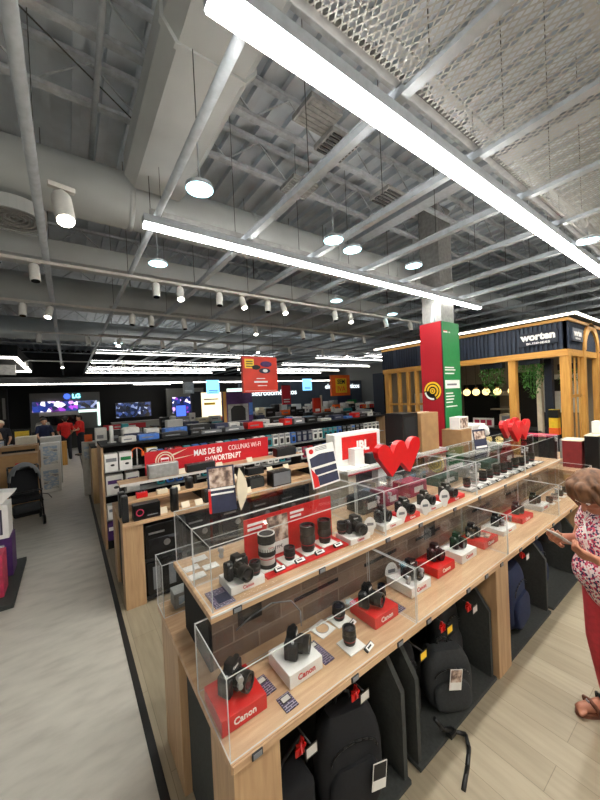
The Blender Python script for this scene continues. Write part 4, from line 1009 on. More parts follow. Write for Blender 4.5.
for k, (a, b, z) in enumerate([(5.06, 5.34, 2.45), (5.06, 5.38, 2.41), (5.06, 5.34, 2.35), (5.06, 5.28, 2.02), (5.06, 5.32, 1.97), (5.06, 5.30, 1.92), (5.06, 5.26, 1.87), (5.06, 5.4, 1.80), (5.06, 5.18, 3.04), (5.22, 5.26, 3.04)]): mb.box(a, b, 2.897, 2.9, z, z+.02)
mb.build('text_lines', 'whiteink', **W)
MB().box(5.05, 5.5, 2.896, 2.9, 2.11, 2.25, bev=.001).build('white_pill', 'whiteink', **W); MB().box(5.1, 5.4, 2.894, 2.896, 2.16, 2.19).build('pill_text', 'greyink', **W); MB().box(5.05, 5.17, 2.896, 2.9, 3.06, 3.075).build('red_mark', 'red', **W)
o = MB().box(5.1, 5.5, 2.95, 3.3, 3.221, 5.19).build('concrete_column', 'grey'); tag(o, 'pale structural column rising from the red and green cladding', 'column')
mb = MB().box(5.24, 5.30, 3.05, 3.1, 3.2, 5.0, rot=(0, .25, 0)); tag(mb.build('roof_brace', 'ceilsteel'), 'pale diagonal brace beside the structural column', 'brace')

# ---------------------------------------------------------------- end counter at right
t = thing('end_counter', 'oak counter at the far end of the camera table carrying demo boxes', 'counter', (5.6, 1.4, 0)); W = dict(parent=t, world=True)
MB().box(5.0, 6.3, .96, 1.95, .98, 1.02, bev=.003).build('top', 'oak', **W); MB().box(5.02, 6.28, .98, 1.93, .02, .98).build('body', 'oakZ', **W)
b = boxed('dark red boxed device with a pale lid on the end counter', 5.2, 5.48, 1.22, 1.42, 1.02, 1.36, 'redbrown', None); MB().box(-.145, .145, -.105, .105, .34, .352).build('lid', 'cream', b)
t = thing('laptop_box', 'large black upright box with pale edge on the end counter', 'box', (5.42, 1.12, 1.02)); MB().box(-.25, .35, -.07, .07, 0, .42, bev=.006, rot=(0, 0, 0)).build('box', 'black', t); MB().box(-.18, -.16, -.072, -.07, .1, .38).build('white_stripe', 'whiteink', t); MB().box(-.252, .352, -.072, .072, .42, .428).build('pale_lid', 'cream', t)
boxed('small white box standing on the large black box', 5.42, 5.60, 1.06, 1.17, 1.449, 1.60, 'white', None)
b = boxed('dark grey boxed set behind the red device with pink lid', 5.2, 5.5, 1.56, 1.88, 1.02, 1.39, 'rubber', None); MB().box(-.16, .16, -.17, .17, .37, .38).build('lid', 'pink', b)
boxed('grey cartridge stack at the back of the end counter', 5.75, 6.05, 1.3, 1.6, 1.02, 1.3, 'grey', 'photo'); boxed('red and black flyers box on the right of the end counter', 5.9, 6.15, 1.02, 1.2, 1.02, 1.25, 'black', 'photo')
# ---------------------------------------------------------------- kiosk
t = thing('cafe_kiosk', 'navy slatted and golden wood kiosk with a lit roof edge', 'kiosk', (9.5, 3.8, 0)); W = dict(parent=t, world=True)
KX, KY0, KY1, KX1 = 6.8, 1.75, 5.6, 13.0
MB().box(6.62, KX1+.1, 1.58, 5.72, 3.225, 3.26).build('roof_edge', 'dgrey', **W)
MB().box(6.60, 6.62, 1.56, 5.72, 3.205, 3.24).build('edge_light', 'ledwarm', **W); MB().box(6.62, KX1, 1.56, 1.58, 3.205, 3.24).build('edge_light', 'ledwarm', **W)
MB().box(KX-.05, KX1, KY0-.05, KY1, 3.15, 3.20).build('upper_trim', 'goldX', **W)
MB().box(KX, KX+.04, KY0, KY1, 2.68, 3.16).build('fascia', 'dnav', **W); MB().box(KX, KX1, KY0, KY0+.04, 2.68, 3.16).build('fascia', 'dnav', **W)
mb = MB(); y = KY0+.05
while y < KY1: mb.box(KX-.02, KX, y, y+.035, 2.69, 3.15); y += .07
mb.build('slats', 'navy', **W)
mb = MB(); x = KX+.05
while x < KX1: mb.box(x, x+.035, KY0-.02, KY0, 2.69, 3.15); x += .07
mb.build('slats', 'navy', **W)
for y in (2.9, 3.75, 4.5, 5.2): MB().box(KX-.03, KX, y-.05, y+.05, 2.69, 3.15).build('navy_panel', 'navy', **W)
MB().box(KX-.03, KX+.12, KY0-.03, KY1, 2.57, 2.68).build('beam', 'goldX', **W); MB().box(KX+.12, KX1, KY0-.03, KY0+.10, 2.57, 2.68).build('beam', 'goldX', **W)
for y, w in ((KY0-.03, .13), (2.52, .12), (4.30, .1), (5.45, .13)): MB().box(KX, KX+.12, y, y+w, 0, 2.57).build('post', 'gold', **W)
for y in (4.62, 4.86, 5.12): MB().box(KX, KX+.1, y, y+.06, 0, 2.57).build('slender_post', 'gold', **W)
MB().box(KX, KX+.1, 4.3, 5.5, 1.75, 1.80).build('cross_bar', 'gold', **W)
for x in (7.22, 7.45, 8.85, 9.1, 9.4): MB().box(x, x+.05, KY0, KY0+.02, 0, 2.57).build('slender_post', 'gold', **W)
MB().box(7.0, 7.6, KY0, KY0+.04, 1.85, 1.9).build('cross_bar', 'gold', **W); MB().box(8.7, 9.5, KY0, KY0+.04, 1.85, 1.9).build('cross_bar', 'gold', **W)
for x in (7.62, 8.52): MB().box(x, x+.14, KY0-.04, KY0+.05, 0, 2.7).build('arch_post', 'gold', **W)
MB().arc((8.14, 2.70), .38, .52, 0, PI, KY0-.05, KY0+.10, 24).build('arch', 'gold', **W)
MB().box(KX-.06, KX-.03, 1.84, 2.42, 2.80, 3.03).build('sign_board', 'dnav', **W)
text('worten', .17, 'whiteink', t, (KX-.062-9.5, 2.13-3.8, 2.95), SIDE, 'brand_lettering', bold=.05, sx=1.0); text('BUSINESS', .05, 'whiteink', t, (KX-.062-9.5, 2.13-3.8, 2.835), SIDE, 'lettering', bold=.03, sx=1.7)
MB().box(6.92, 7.5, KY0-.06, KY0-.03, 2.82, 3.04).build('sign_board', 'navy', **W)
text('worten', .14, 'whiteink', t, (7.21-9.5, KY0-.062-3.8, 2.955), FRONT, 'brand_lettering', bold=.05); text('BUSINESS', .045, 'whiteink', t, (7.21-9.5, KY0-.062-3.8, 2.865), FRONT, 'lettering', bold=.03, sx=1.5)
MB().box(10.2, 10.3, KY0+.1, KY1, 0, 3.1).build('back_wall', 'taupe', **W); MB().box(KX+.2, 10.2, KY1-.1, KY1, 0, 3.1).build('back_wall', 'taupe', **W)
MB().box(KX+.04, 10.2, KY0+.1, KY1, 3.10, 3.14).build('kiosk_ceiling', 'dgrey', **W)
MB().box(10.1, 10.19, 4.2, 5.2, 0, 2.2).build('dark_panel', 'matte', **W); MB().box(10.1, 10.19, 2.75, 3.5, 0, 2.2).build('dark_panel', 'matte', **W)
MB().box(8.4, 8.5, 2.6, 3.1, 0, 2.4).build('dark_screen', 'matte', **W); MB().box(7.2, 7.32, 2.08, 2.2, 0, 2.57).build('navy_post', 'dnav', **W); MB().box(7.3, 7.4, 2.28, 2.36, 0, 2.57).build('pale_post', 'cream', **W)
MB().box(9.8, 10.1, 3.4, 4.3, 1.45, 1.48).build('wall_shelf', 'cream', **W); MB().box(9.8, 10.1, 3.4, 4.3, 1.85, 1.88).build('wall_shelf', 'cream', **W)
MB().box(7.35, 7.9, 2.35, 4.5, .0, 1.18).build('bar_counter', 'dnav', **W); MB().box(7.3, 7.95, 2.3, 4.55, 1.18, 1.22).build('bar_top', 'matte', **W)
MB().box(7.7, 8.3, 1.95, 2.5, 0, .9).build('cabinet', 'offw', **W); MB().box(8.4, 8.6, 1.95, 2.7, 1.5, 2.3).build('white_cabinet', 'offw', **W); MB().box(8.37, 8.4, 2.1, 2.4, 1.95, 2.2).build('dark_window', 'black', **W)
for i, (x, y) in enumerate(((8.3, 3.2), (8.3, 4.6), (8.0, 2.3), (9.4, 3.9))):
    t = thing('kiosk_fill', ['middle', 'left', 'right', 'rear'][i]+' added square fill light under the kiosk ceiling', 'light', (x, y, 3.08)); MB().box(-.16, .16, -.16, .16, 0, .02).build('frame', 'cream', t); MB().box(-.14, .14, -.14, .14, -.006, 0).build('diffuser', 'ledwarm', t)  # lamps added to brighten the dark kiosk interior
for i in range(12):
    o = MB().lathe([(0, 0), (.025, 0), (.035, .09), (.03, .09), (.022, .01)], seg=12).build('cup', 'cream', loc=(9.95, 3.46+.07*i, 1.88)); tag(o, 'small pale cup standing on the upper kiosk wall shelf', 'cup', 'cups on the kiosk shelf')
for i, y in enumerate((3.84, 3.63, 3.41, 3.18, 4.05, 2.89)):
    t = thing('pendant_bulb', ['second bulb from the column', 'third bulb from the column', 'fourth bulb from the column', 'bulb just left of the golden post', 'bulb nearest the green column side', 'bulb just right of the golden post'][i]+' in the glowing kiosk row', 'lamp', (7.6, y, 2.0)); MB().ball((0, 0, 0), .078).build('globe', 'bulb', t); MB().cyl((0, 0, .08), (0, 0, 1.08), .005, seg=6).build('cord', 'black', t); MB().cyl((0, 0, .07), (0, 0, .11), .03, seg=12).build('cap', 'gold', t)
def hanging_plant(label, x, y, z, w, h, n=420):
    t = thing('hanging_plant', label, 'plant', (x, y, z)); rd = random.Random(int(y*100))
    MB().box(-.08, .08, -w/2, w/2, -.02, .1, bev=.01).build('planter', 'dnav', t)
    mb = MB()
    for k in range(n):
        yy = rd.uniform(-w/2, w/2); d = rd.random()**1.3; zz = -h*d*(1-.5*abs(yy)/(w/2)); xx = rd.uniform(-.13, .13)*(1-.4*d)
        a = rd.uniform(0, 6.28); L = rd.uniform(.04, .08); W_ = L*.42; ti = rd.uniform(-1.2, -.1)
        dx, dy, dz = math.cos(a)*L*math.cos(ti), math.sin(a)*L*math.cos(ti), math.sin(ti)*L
        sx, sy = -math.sin(a)*W_/2, math.cos(a)*W_/2
        p = Vector((xx, yy, zz)); v = [mb.bm.verts.new(q) for q in (p, p+Vector((dx*.5+sx, dy*.5+sy, dz*.4)), p+Vector((dx, dy, dz)), p+Vector((dx*.5-sx, dy*.5-sy, dz*.4)))]
        mb.bm.faces.new(v)
    mb.build('foliage', 'leaf', t)
    mb = MB()
    for k in range(9): yy = rd.uniform(-w/2.4, w/2.4); mb.cyl((0, yy, 0), (rd.uniform(-.05, .05), yy*.9, -h*.8*(1-.5*abs(yy)/(w/2))), .004, seg=5)
    mb.build('stems', 'leaf', t)
hanging_plant('trailing green plant hanging left of the golden kiosk post', 6.95, 2.98, 2.48, .42, .62); hanging_plant('trailing green plant hanging right of the golden kiosk post', 6.95, 2.38-.06, 2.5, .34, .66); hanging_plant('small green plant behind the kiosk arch', 8.2, 2.1, 2.4, .3, .5, 200)
t = thing('fire_extinguisher', 'small yellow and red dispenser by the pale kiosk post', 'dispenser', (7.05, 2.02, 1.2)); MB().box(-.06, .06, -.07, .07, 0, .45, bev=.01).build('body', 'yellow', t); MB().box(-.062, .062, -.071, .071, .3, .44).build('black_top', 'black', t); MB().box(-.062, .062, -.071, .071, 0, .12).build('orange_base', 'orange', t); t.name = 'dispenser'
t = thing('dispenser_stand', 'dark slim stand carrying the yellow and red dispenser', 'stand', (7.05, 2.02, 0)); MB().box(-.05, .05, -.05, .05, 0, 1.2).build('column', 'dnav', t)
t = thing('bar_sign', 'pink and white counter sign on the kiosk bar', 'sign', (7.5, 3.45, 1.22)); MB().box(-.01, .01, -.22, .22, 0, .2, bev=.002).build('board', 'white', t)
for k in range(3): MB().box(-.013, -.01, -.18+.13*k, -.08+.13*k, .04, .16).build('pink_print', 'pink', t)
t = thing('coffee_machine', 'pale coffee machine on the kiosk bar', 'coffee machine', (7.6, 2.95, 1.22)); MB().box(-.15, .15, -.15, .15, 0, .3, bev=.02).build('body', 'cream', t); MB().box(-.2, -.15, -.08, .08, .16, .26).build('head', 'silver', t); MB().box(-.2, -.15, -.1, .1, 0, .02).build('tray', 'silver', t)
for i in range(6):
    boxed('white appliance carton stacked behind the kiosk lattice', 7.6+.0*i, 8.0, 4.3+.5*(i % 2), 4.75+.5*(i % 2), .3+.5*(i//2)+.3, .3+.5*(i//2)+.72, 'white', 'boxprint', grp='white cartons behind the kiosk lattice')
for i in range(2): tag(MB().box(7.55, 8.05, 4.28+.5*i, 4.77+.5*i, 0, .598).build('pallet_plinth', 'dgrey'), ['right', 'left'][i]+' dark plinth under the white cartons of the kiosk', 'plinth')
for i in range(4): tag(MB().box(7.6, 8.0, 4.3+.5*(i % 2), 4.75+.5*(i % 2), 1.02+.5*(i//2), 1.098+.5*(i//2)).build('box_tray', 'offw'), ['lower right', 'lower left', 'upper right', 'upper left'][i]+' tray between stacked white cartons', 'tray')

# ---------------------------------------------------------------- hanging signs
def wires(t, xs, z0, z1):
    for x in xs: MB().cyl((x, 0, z0), (x, 0, z1), .004, seg=5).build('hanging_wire', 'wire', t)
t = thing('hanging_sign', 'large orange red hanging sign with game gadgets and a yellow tag', 'sign', (3.31, 6.0, 2.22)); MB().box(-.41, .41, -.04, .04, 0, .74, bev=.002).build('panel', 'signred', t)
MB().box(-.36, -.15, -.043, -.04, .50, .69).build('yellow_tag', 'yellow', t); mb = MB()
for k in range(3): mb.box(-.33, -.18, -.045, -.043, .53+.05*k, .55+.05*k)
mb.build('tag_text', 'blackink', t)
MB().ball((.14, -.042, .59), .14, sc=(1, .05, .45)).build('gadget_print', 'purple', t); MB().ball((.1, -.042, .45), .14, sc=(1, .05, .42)).build('gadget_print', 'dnavy', t); MB().ball((-.1, -.042, .52), .1, sc=(1, .05, .5)).build('gadget_print', 'dgrey', t); MB().ball((.11, -.048, .45), .06, sc=(1, .05, .6)).build('gadget_light', 'whiteink', t)
mb = MB().box(-.16, .16, -.043, -.04, .20, .235).box(-.1, .1, -.043, -.04, .28, .295).box(-.08, .14, -.043, -.04, .13, .145).box(-.38, .38, -.043, -.04, .03, .036); mb.build('text_lines', 'whiteink', t); wires(t, (-.35, .35), .74, 1.5)
t = thing('hanging_sign', 'smaller orange hanging sign with a yellow centre', 'sign', (7.46, 8.0, 2.05)); MB().box(-.42, .42, -.04, .04, 0, .69).build('panel', 'orange', t); MB().box(-.24, .26, -.044, -.04, .1, .58).build('yellow_centre', 'yellow', t)
text('SEM', .2, 'blackink', t, (.01, -.0455, .46), FRONT, bold=.03); text('IVA', .24, 'orange', t, (.01, -.0455, .22), FRONT, bold=.03); wires(t, (-.35, .35), .69, 1.66)
for nm, x, y, z, w, h, mt, lb in [('hanging_screen', 4.55, 12, 2.33, .5, .54, 'bluescreen', 'pale blue square hanging sign left of the large red sign'), ('hanging_screen', 9.1, 12, 2.35, .5, .54, 'bluescreen', 'pale blue square hanging sign right of the large red sign'), ('hanging_sign', 3.8, 12.6, 2.4, .4, .45, 'grey', 'grey square hanging sign left of the pale blue one'), ('hanging_sign', 7.9, 12, 1.75, .45, .85, 'redink', 'narrow red hanging sign under the appliance lettering'), ('hanging_screen', -1.62, 9.0, 2.35, .6, .5, 'bluescreen', 'pale blue hanging sign cut by the left picture edge')]:
    t = thing(nm, lb, 'sign', (x, y, z)); MB().box(-w/2, w/2, -.03, .03, 0, h, bev=.004).build('panel', mt, t)
    mb = MB()
    for k in range(2): mb.box(-w*.35, w*.35, -.033, -.03, h*(.12+.12*k), h*(.17+.12*k))
    mb.build('text_lines', 'whiteink' if mt != 'bluescreen' else 'blue', t); MB().box(-w/2-.01, w/2+.01, -.02, .02, h, h+.02).build('top_rail', 'black', t); wires(t, (-w*.4, w*.4), h, 1.4)
t = thing('totem_sign', 'orange totem post below the yellow centred hanging sign', 'sign', (7.3, 8.6, 0)); t.location = (7.55, 9.4, 0); MB().box(-.2, .15, -.04, .04, 0, 2.0).build('panel', 'signred', t); MB().box(.17, .24, -.02, .02, 0, 2.1).build('pole', 'cream', t); MB().box(-.12, .08, -.043, -.04, 1.5, 1.6).build('text_line', 'whiteink', t)
t = thing('totem_sign', 'brown totem post with a dark arched screen below the large red sign', 'sign', (3.3, 7.2, 0)); MB().box(-.36, .4, -.05, .05, 0, 2.28).build('panel', 'purple', t); MB().box(-.36, -.28, -.053, -.05, 0, 2.28).build('wood_edge', 'gold', t)
MB().prism([(-.18, 1.58), (-.18, 1.86), (-.1, 1.94), (.12, 1.94), (.2, 1.86), (.2, 1.58)], -.056, -.05).build('screen', 'black', t); MB().box(-.25, .28, -.053, -.05, 1.56, 1.98).build('pale_surround', 'grey', t); MB().box(.3, .4, -.053, -.05, 1.7, 2.0).build('blue_edge', 'blue', t)

# ---------------------------------------------------------------- far zone
t = thing('television_canopy', 'wide black lowered ceiling with a continuous white light line', 'canopy', (3, 19, 3.0)); W = dict(parent=t, world=True)
MB().box(-5.9, 15.9, 16.6, 21.9, 3.22, 3.34).build('slab', 'wallblack', **W); MB().box(-5.9, 15.9, 16.5, 16.6, 3.02, 3.34).build('fascia', 'black', **W); MB().box(-5.9, 15.9, 16.46, 16.5, 3.04, 3.08).build('edge_light', 'ledfar', **W)
for i, (x0, x1, y) in enumerate(((2.2, 6.2, 17.6), (6.8, 11, 18.2), (8, 13, 19.5), (3, 5, 20))):
    o = MB().box(-(x1-x0)/2, (x1-x0)/2, -.04, .04, 0, .05).build('linear_light', 'ledfar', loc=((x0+x1)/2, y, 3.165), rot=(0, 0, .45 if i == 0 else .1)); tag(o, ['slanting light line under the black canopy at left', 'light line under the black canopy beyond the slate wall', 'deepest light line under the black canopy', 'short light line under the black canopy'][i], 'light')
t = thing('black_canopy', 'black square canopy outlined by a white light line at the far left', 'canopy', (-3.4, 13.7, 3.5)); W = dict(parent=t, world=True)
MB().box(-5.9, -1.05, 11.6, 16.2, 3.55, 3.85).build('slab', 'matte', **W)
MB().box(-1.16, -1.08, 11.75, 16.1, 3.50, 3.55).build('edge_light', 'ledfar', **W); MB().box(-5.8, -1.16, 11.75, 11.83, 3.50, 3.55).build('edge_light', 'ledfar', **W); MB().box(-5.8, -1.16, 16.0, 16.1, 3.50, 3.55).build('edge_light', 'ledfar', **W)
o = MB().box(-2.4, -1.3, 13.6, 13.7, 3.2, 3.52).build('canopy_sign', 'grey'); tag(o, 'small lit logo sign under the far left canopy', 'sign')
# LG bay
FY = 21.0
t = thing('television_bay', 'grey television bay with a glowing round logo and lettering', 'display wall', (0, FY, 0))
MB().box(-1.55, 1.45, 0, .3, 0, 2.86).build('wall', 'wallgrey', t); MB().box(1.3, 1.42, -.05, 0, 1.0, 2.3).build('light_strip', 'mintlit', t)
MB().box(-1.45, .42, -.08, 0, 1.9, 2.42).build('long_screen', 'tv', t); MB().box(.45, 1.3, -.08, 0, 2.0, 2.4).build('side_screen', 'tv2', t); MB().box(-1.1, .35, -.06, 0, 1.18, 1.66).build('large_television', 'glassdark', t)
MB().box(-1.2, .5, -.03, 0, 1.68, 1.88).build('white_header', 'offw', t); MB().box(.45, 1.3, -.03, 0, 1.78, 1.92).build('light_header', 'mintlit', t)
MB().cyl((-.02, -.03, 2.66), (-.02, 0, 2.66), .15, seg=28).build('round_logo', 'lgscreen', t); M['lgtext'] = emit('lit cyan letters', (120, 220, 230), 2.2); text('LG', .3, 'lgtext', t, (.38, -.02, 2.66), FRONT, 'brand_lettering', bold=.04, depth=.01)
MB().box(-1.5, 1.45, -.9, -.5, 0, .95).build('low_counter', 'dgrey', t)
def tvset(label, x, y, z, w, h, mt='tv2'):
    t = thing('television', label, 'television', (x, y, z)); MB().box(-w/2, w/2, -.04, .02, 0, h, bev=.005).build('frame', 'black', t); MB().box(-w/2+.02, w/2-.02, -.043, -.04, .02, h-.02).build('screen', mt, t)
    MB().box(-.08, .08, .02, .3, h*.4, h*.6).build('wall_bracket', 'black', t)
tvset('television with a blue picture right of the grey bay', 3.0, 20.2, 1.35, 1.8, .85); tvset('dark television further right with purple picture', 6.0, 20.2, 1.4, 1.9, 1.0, 'tv'); tvset('small television at the left before dark posts', -3.6, 19.5, 1.7, 1.5, .9, 'tv2')
tvset('bright blue small television near the lit cream wall', 4.0, 14.5, 1.45, .45, .5, 'lgscreen')
boxes_far = [(1.8, 4.2, 19.2, 19.6, 0, 1.15, 'wallgrey', 'grey low counter under the blue television'), (4.6, 7.8, 19.2, 19.6, 0, 1.2, 'wallgrey', 'grey low counter under the purple television'), (4.9, 7.2, 20.7, 20.9, 1.2, 2.9, 'wallgrey', 'grey wall panel behind the purple television')]
for x0, x1, y0, y1, z0, z1, mt, lb in boxes_far:
    t = thing('wall_unit', lb, 'counter', ((x0+x1)/2, (y0+y1)/2, 0)); MB().box(x0, x1, y0, y1, z0 if z0 < .5 else 0, z1, bev=.01).build('body', mt, t, world=True); MB().box(x0-.02, x1+.02, y0-.02, y1+.02, z1, z1+.03).build('top', 'grey', t, world=True)
for i, x in enumerate((-3.2, -2.6, -2.2)):
    t = thing('dark_post', ['left', 'middle', 'right'][i]+' dark vertical post left of the television bay', 'post', (x, 17.5 if i == 0 else 18.5, 0)); MB().box(-.12, .12, -.1, .1, 0, 3.0).build('shaft', 'matte', t); MB().box(-.05, .05, -.103, -.1, 1.7, 2.6).build('pale_strip', 'wallgrey', t)
t = thing('brand_wall', 'backlit cream wall with red phone print beside a pale green glass strip', 'display wall', (5.6, 14, 0)); W = dict(parent=t, world=True)
MB().box(4.72, 6.0, 13.95, 14.1, 0, 2.45).build('cream_panel', 'creamlit', **W); MB().box(6.0, 6.75, 13.95, 14.1, 0, 2.6).build('mint_panel', 'mintlit', **W); MB().box(5.65, 5.92, 13.93, 13.95, 1.4, 2.05).build('phone_print', 'purple', **W); MB().box(4.85, 5.35, 13.93, 13.95, 1.9, 2.0).build('text_line', 'yellow', **W); MB().box(4.85, 5.5, 13.93, 13.95, 2.12, 2.17).build('text_line', 'greyink', **W)
MB().box(4.3, 4.72, 13.9, 14.1, 0, 2.5).build('dark_side', 'wallblack', **W)
t = thing('appliance_wall', 'slate blue wall carrying pale appliance lettering', 'display wall', (12, 15, 0)); MB().box(-4.9, 3.9, 0, .2, 0, 2.95).build('wall', 'slate', t); M['lettr'] = emit('lit pale letters', (226, 236, 240), .9)
text('eletrodomésticos', .42, 'lettr', t, (-2.9, -.02, 2.35), FRONT, bold=.01, depth=.01); text('eletrodomésticos', .42, 'lettr', t, (2.2, -.02, 2.6), FRONT, bold=.01, depth=.01)
MB().box(1.7, 2.9, -.05, 0, 1.6, 2.1).build('dark_panel', 'dnavy', t); MB().box(2.5, 3.3, -.06, 0, 1.5, 1.72).build('green_panel', 'green', t); MB().box(-1.0, .4, -.04, 0, 1.3, 2.2).build('pale_panel', 'bluescreen', t) if False else None
t = thing('navy_pillar', 'dark navy pillar between the slate wall and the kiosk', 'column', (11.6, 9.6, 0)); MB().box(-.35, .35, -.3, .3, 0, 2.95).build('shaft', 'dnav', t); MB().box(-.2, .25, -.303, -.3, 2.1, 2.16).build('text_line', 'greyink', t)
random.seed(11)
for i in range(20):
    x = 7.3+.42*i; w = random.uniform(.26, .38); h = random.uniform(.5, .95); c = random.choice(['white', 'white', 'offw', 'black', 'silver', 'matte', 'cream'])
    nm = {'white': 'white', 'offw': 'off white', 'black': 'black', 'silver': 'silver', 'matte': 'flat black', 'cream': 'cream'}[c]
    t = thing('appliance', nm+(' tall' if h > .72 else ' low')+' appliance standing before the slate wall', 'appliance', (x, 13.4, .9), 0, nm+(' tall' if h > .72 else ' low')+' appliances before the slate wall')
    MB().box(-w/2, w/2, -.2, .2, 0, h, bev=.02).build('body', c, t); MB().cyl((0, -.205, h*.55), (0, -.2, h*.55), w*.3, seg=18).build('door_glass', 'glassdark', t)
tag(MB().box(7.0, 17-1.2, 13.1, 13.8, 0, .9).build('appliance_plinth', 'wallgrey'), 'long grey plinth before the slate wall', 'plinth')

# ---------------------------------------------------------------- left of aisle
o = MB().box(-2.6, -.56, 4.58, 5.9, .002, .05, bev=.004).build('wooden_platform', 'dgrey'); tag(o, 'low dark platform at the lower left beside the aisle', 'platform')
boxed('pink and red boxed toy at the front of the low platform', -1.0, -.66, 4.80, 5.1, .052, .50, 'pink', 'photo'); boxed('purple and white boxed appliance, lower one of the stack', -1.1, -.64, 5.35, 5.7, .052, .52, 'purple', 'boxprint', frac=.7); boxed('purple and white boxed appliance on top of the stack', -1.12, -.66, 5.36, 5.7, .521, .93, 'white', 'cardprint', frac=.75)
t = thing('paper_bag', 'open white paper carton lying on the box stack at left', 'box', (-.85, 5.5, .932)); MB().prism([(-.22, 0), (.12, 0), (.26, .14), (-.24, .2)], -.12, .12).build('carton', 'white', t); MB().box(-.1, .05, -.122, -.12, .05, .09).build('print', 'greyink', t)
t = thing('display_shelf', 'pale shelf side beside the purple boxes', 'shelf', (-1.35, 5.0, .05)); MB().box(-.1, .1, -.35, .6, 0, 1.0).build('body', 'offw', t); MB().box(-.12, .12, -.37, .62, 1.0, 1.03).build('top', 'white', t)
# pram
t = thing('pram', 'black pushchair with a grey hood parked by the aisle', 'pushchair', (-.70, 7.75, 0), .15)
mb = MB()
for s in (-1, 1):
    mb.tube([(s*.22, -.28, .14), (s*.22, -.05, .55), (s*.22, .22, .98), (s*.22, .32, 1.02)], .014); mb.tube([(s*.22, .25, .12), (s*.22, .02, .5), (s*.22, -.22, .42)], .014)
mb.tube([(-.22, .32, 1.02), (.22, .32, 1.02)], .016); mb.tube([(-.22, -.25, .30), (.22, -.25, .30)], .012); mb.build('frame', 'black', t)
h = MB(); h.ball((0, .06, .80), 1, 24, 16, sc=(.24, .30, .32))
bmesh.ops.delete(h.bm, geom=[v for v in h.bm.verts if v.co.z < .78 or v.co.y < -.14], context='VERTS')
hd = h.build('hood', 'greyink', t); md = hd.modifiers.new('s', 'SOLIDIFY'); md.thickness = .012
MB().box(-.21, .21, -.16, .14, .42, .50, bev=.03).build('seat', 'fabric', t); MB().box(-.20, .20, .10, .18, .48, .98, bev=.03, rot=(-.25, 0, 0)).build('backrest', 'fabric', t)
MB().box(-.19, .19, -.34, -.15, .28, .42, bev=.03).build('footrest', 'fabric2', t); MB().box(-.19, .19, -.12, .2, .16, .32, bev=.03).build('basket', 'matte', t); MB().tube([(-.22, -.18, .62), (-.1, -.30, .64), (.1, -.30, .64), (.22, -.18, .62)], .016).build('bumper_bar', 'black', t)
for x in (-.22, .22):
    for y, r in ((-.29, .085), (.27, .11)): w_ = MB().cyl((x-.02, y, r), (x+.02, y, r), r, seg=22).build('wheel', 'black', t); MB().cyl((x-.023, y, r), (x+.023, y, r), r*.4, seg=14).build('hub', 'grey', w_)
MB().tube([(.2, .1, .5), (.32, -.05, .48), (.36, -.15, .42)], .006).build('cord', 'black', t)
b = boxed('large brown carton standing behind the pushchair', -1.17, -.55, 8.5, 8.9, .0, 1.2, 'carton', None); MB().box(-.04, .04, -.202, -.2, 1.0, 1.03).build('red_mark', 'redink', b)
b = boxed('open brown carton behind the large one', -1.25, -.6, 9.4, 9.9, 0, 1.28, 'carton', None); MB().box(-.28, .28, -.252, -.25, 1.05, 1.2).build('dark_opening', 'matte', b)
for i, (x0, x1, y, z0, z1, mt) in enumerate([(-.62, -.22, 10.2, 0, .62, 'white'), (-.60, -.22, 10.2, .621, 1.22, 'white'), (-.66, -.2, 11.2, 0, 1.3, 'offw'), (-1.1, -.7, 10.6, 0, 1.4, 'cream')]):
    boxed(['lower white printed appliance box by the aisle', 'upper white printed appliance box by the aisle', 'tall pale carton behind the white boxes', 'cream carton left of the white boxes'][i], x0, x1, y, y+.4, z0, z1, mt, 'boxprint', frac=.75)
random.seed(5)
t = thing('promo_table', 'white topped promotion table crowded with goods at the left', 'table', (-1.6, 12.2, 0)); MB().box(-1.3, 1.0, -.4, .5, .92, .96).build('top', 'white', t)
for x in (-1.2, .9):
    for y in (-.4, .4): MB().box(x-.03, x+.03, y-.03, y+.03, 0, .92).build('leg', 'oakZ', t)
for i in range(12):
    c = ['purple', 'yellow', 'orange', 'blue', 'white', 'teal', 'red', 'black', 'offw', 'pink', 'dnavy', 'cream'][i]
    boxed({'offw': 'off white', 'dnavy': 'navy'}.get(c, c)+' carton in the pile of goods on the promotion table', -2.8+.17*i, -2.66+.17*i, 12.0+.12*(i % 3), 12.1+.12*(i % 3), .96, 1.1+.06*((i*5) % 4), c, 'boxprint')
t = thing('hanging_placard', 'black bordered yellow placard above the promotion table', 'sign', (-1.05, 11.6, 0)); MB().box(-.2, .2, -.02, .02, 1.15, 1.55).build('board', 'black', t); MB().box(-.15, .15, -.023, -.02, 1.2, 1.5).build('yellow_face', 'yellow', t); MB().box(-.02, .02, -.01, .01, 0, 1.15).build('post', 'black', t)
boxed('small wooden crate by the aisle near the staff member', -.5, -.1, 14.5, 14.9, 0, .85, 'gold', None, name='wooden_crate'); boxed('dark bin right of the wooden crate', -.62, -.3, 13.2, 13.5, 0, .95, 'black', None, name='bin')
boxed('white carton at the end of the second gondola', .75, 1.1, 9.4, 9.8, 0, 1.0, 'white', 'boxprint')

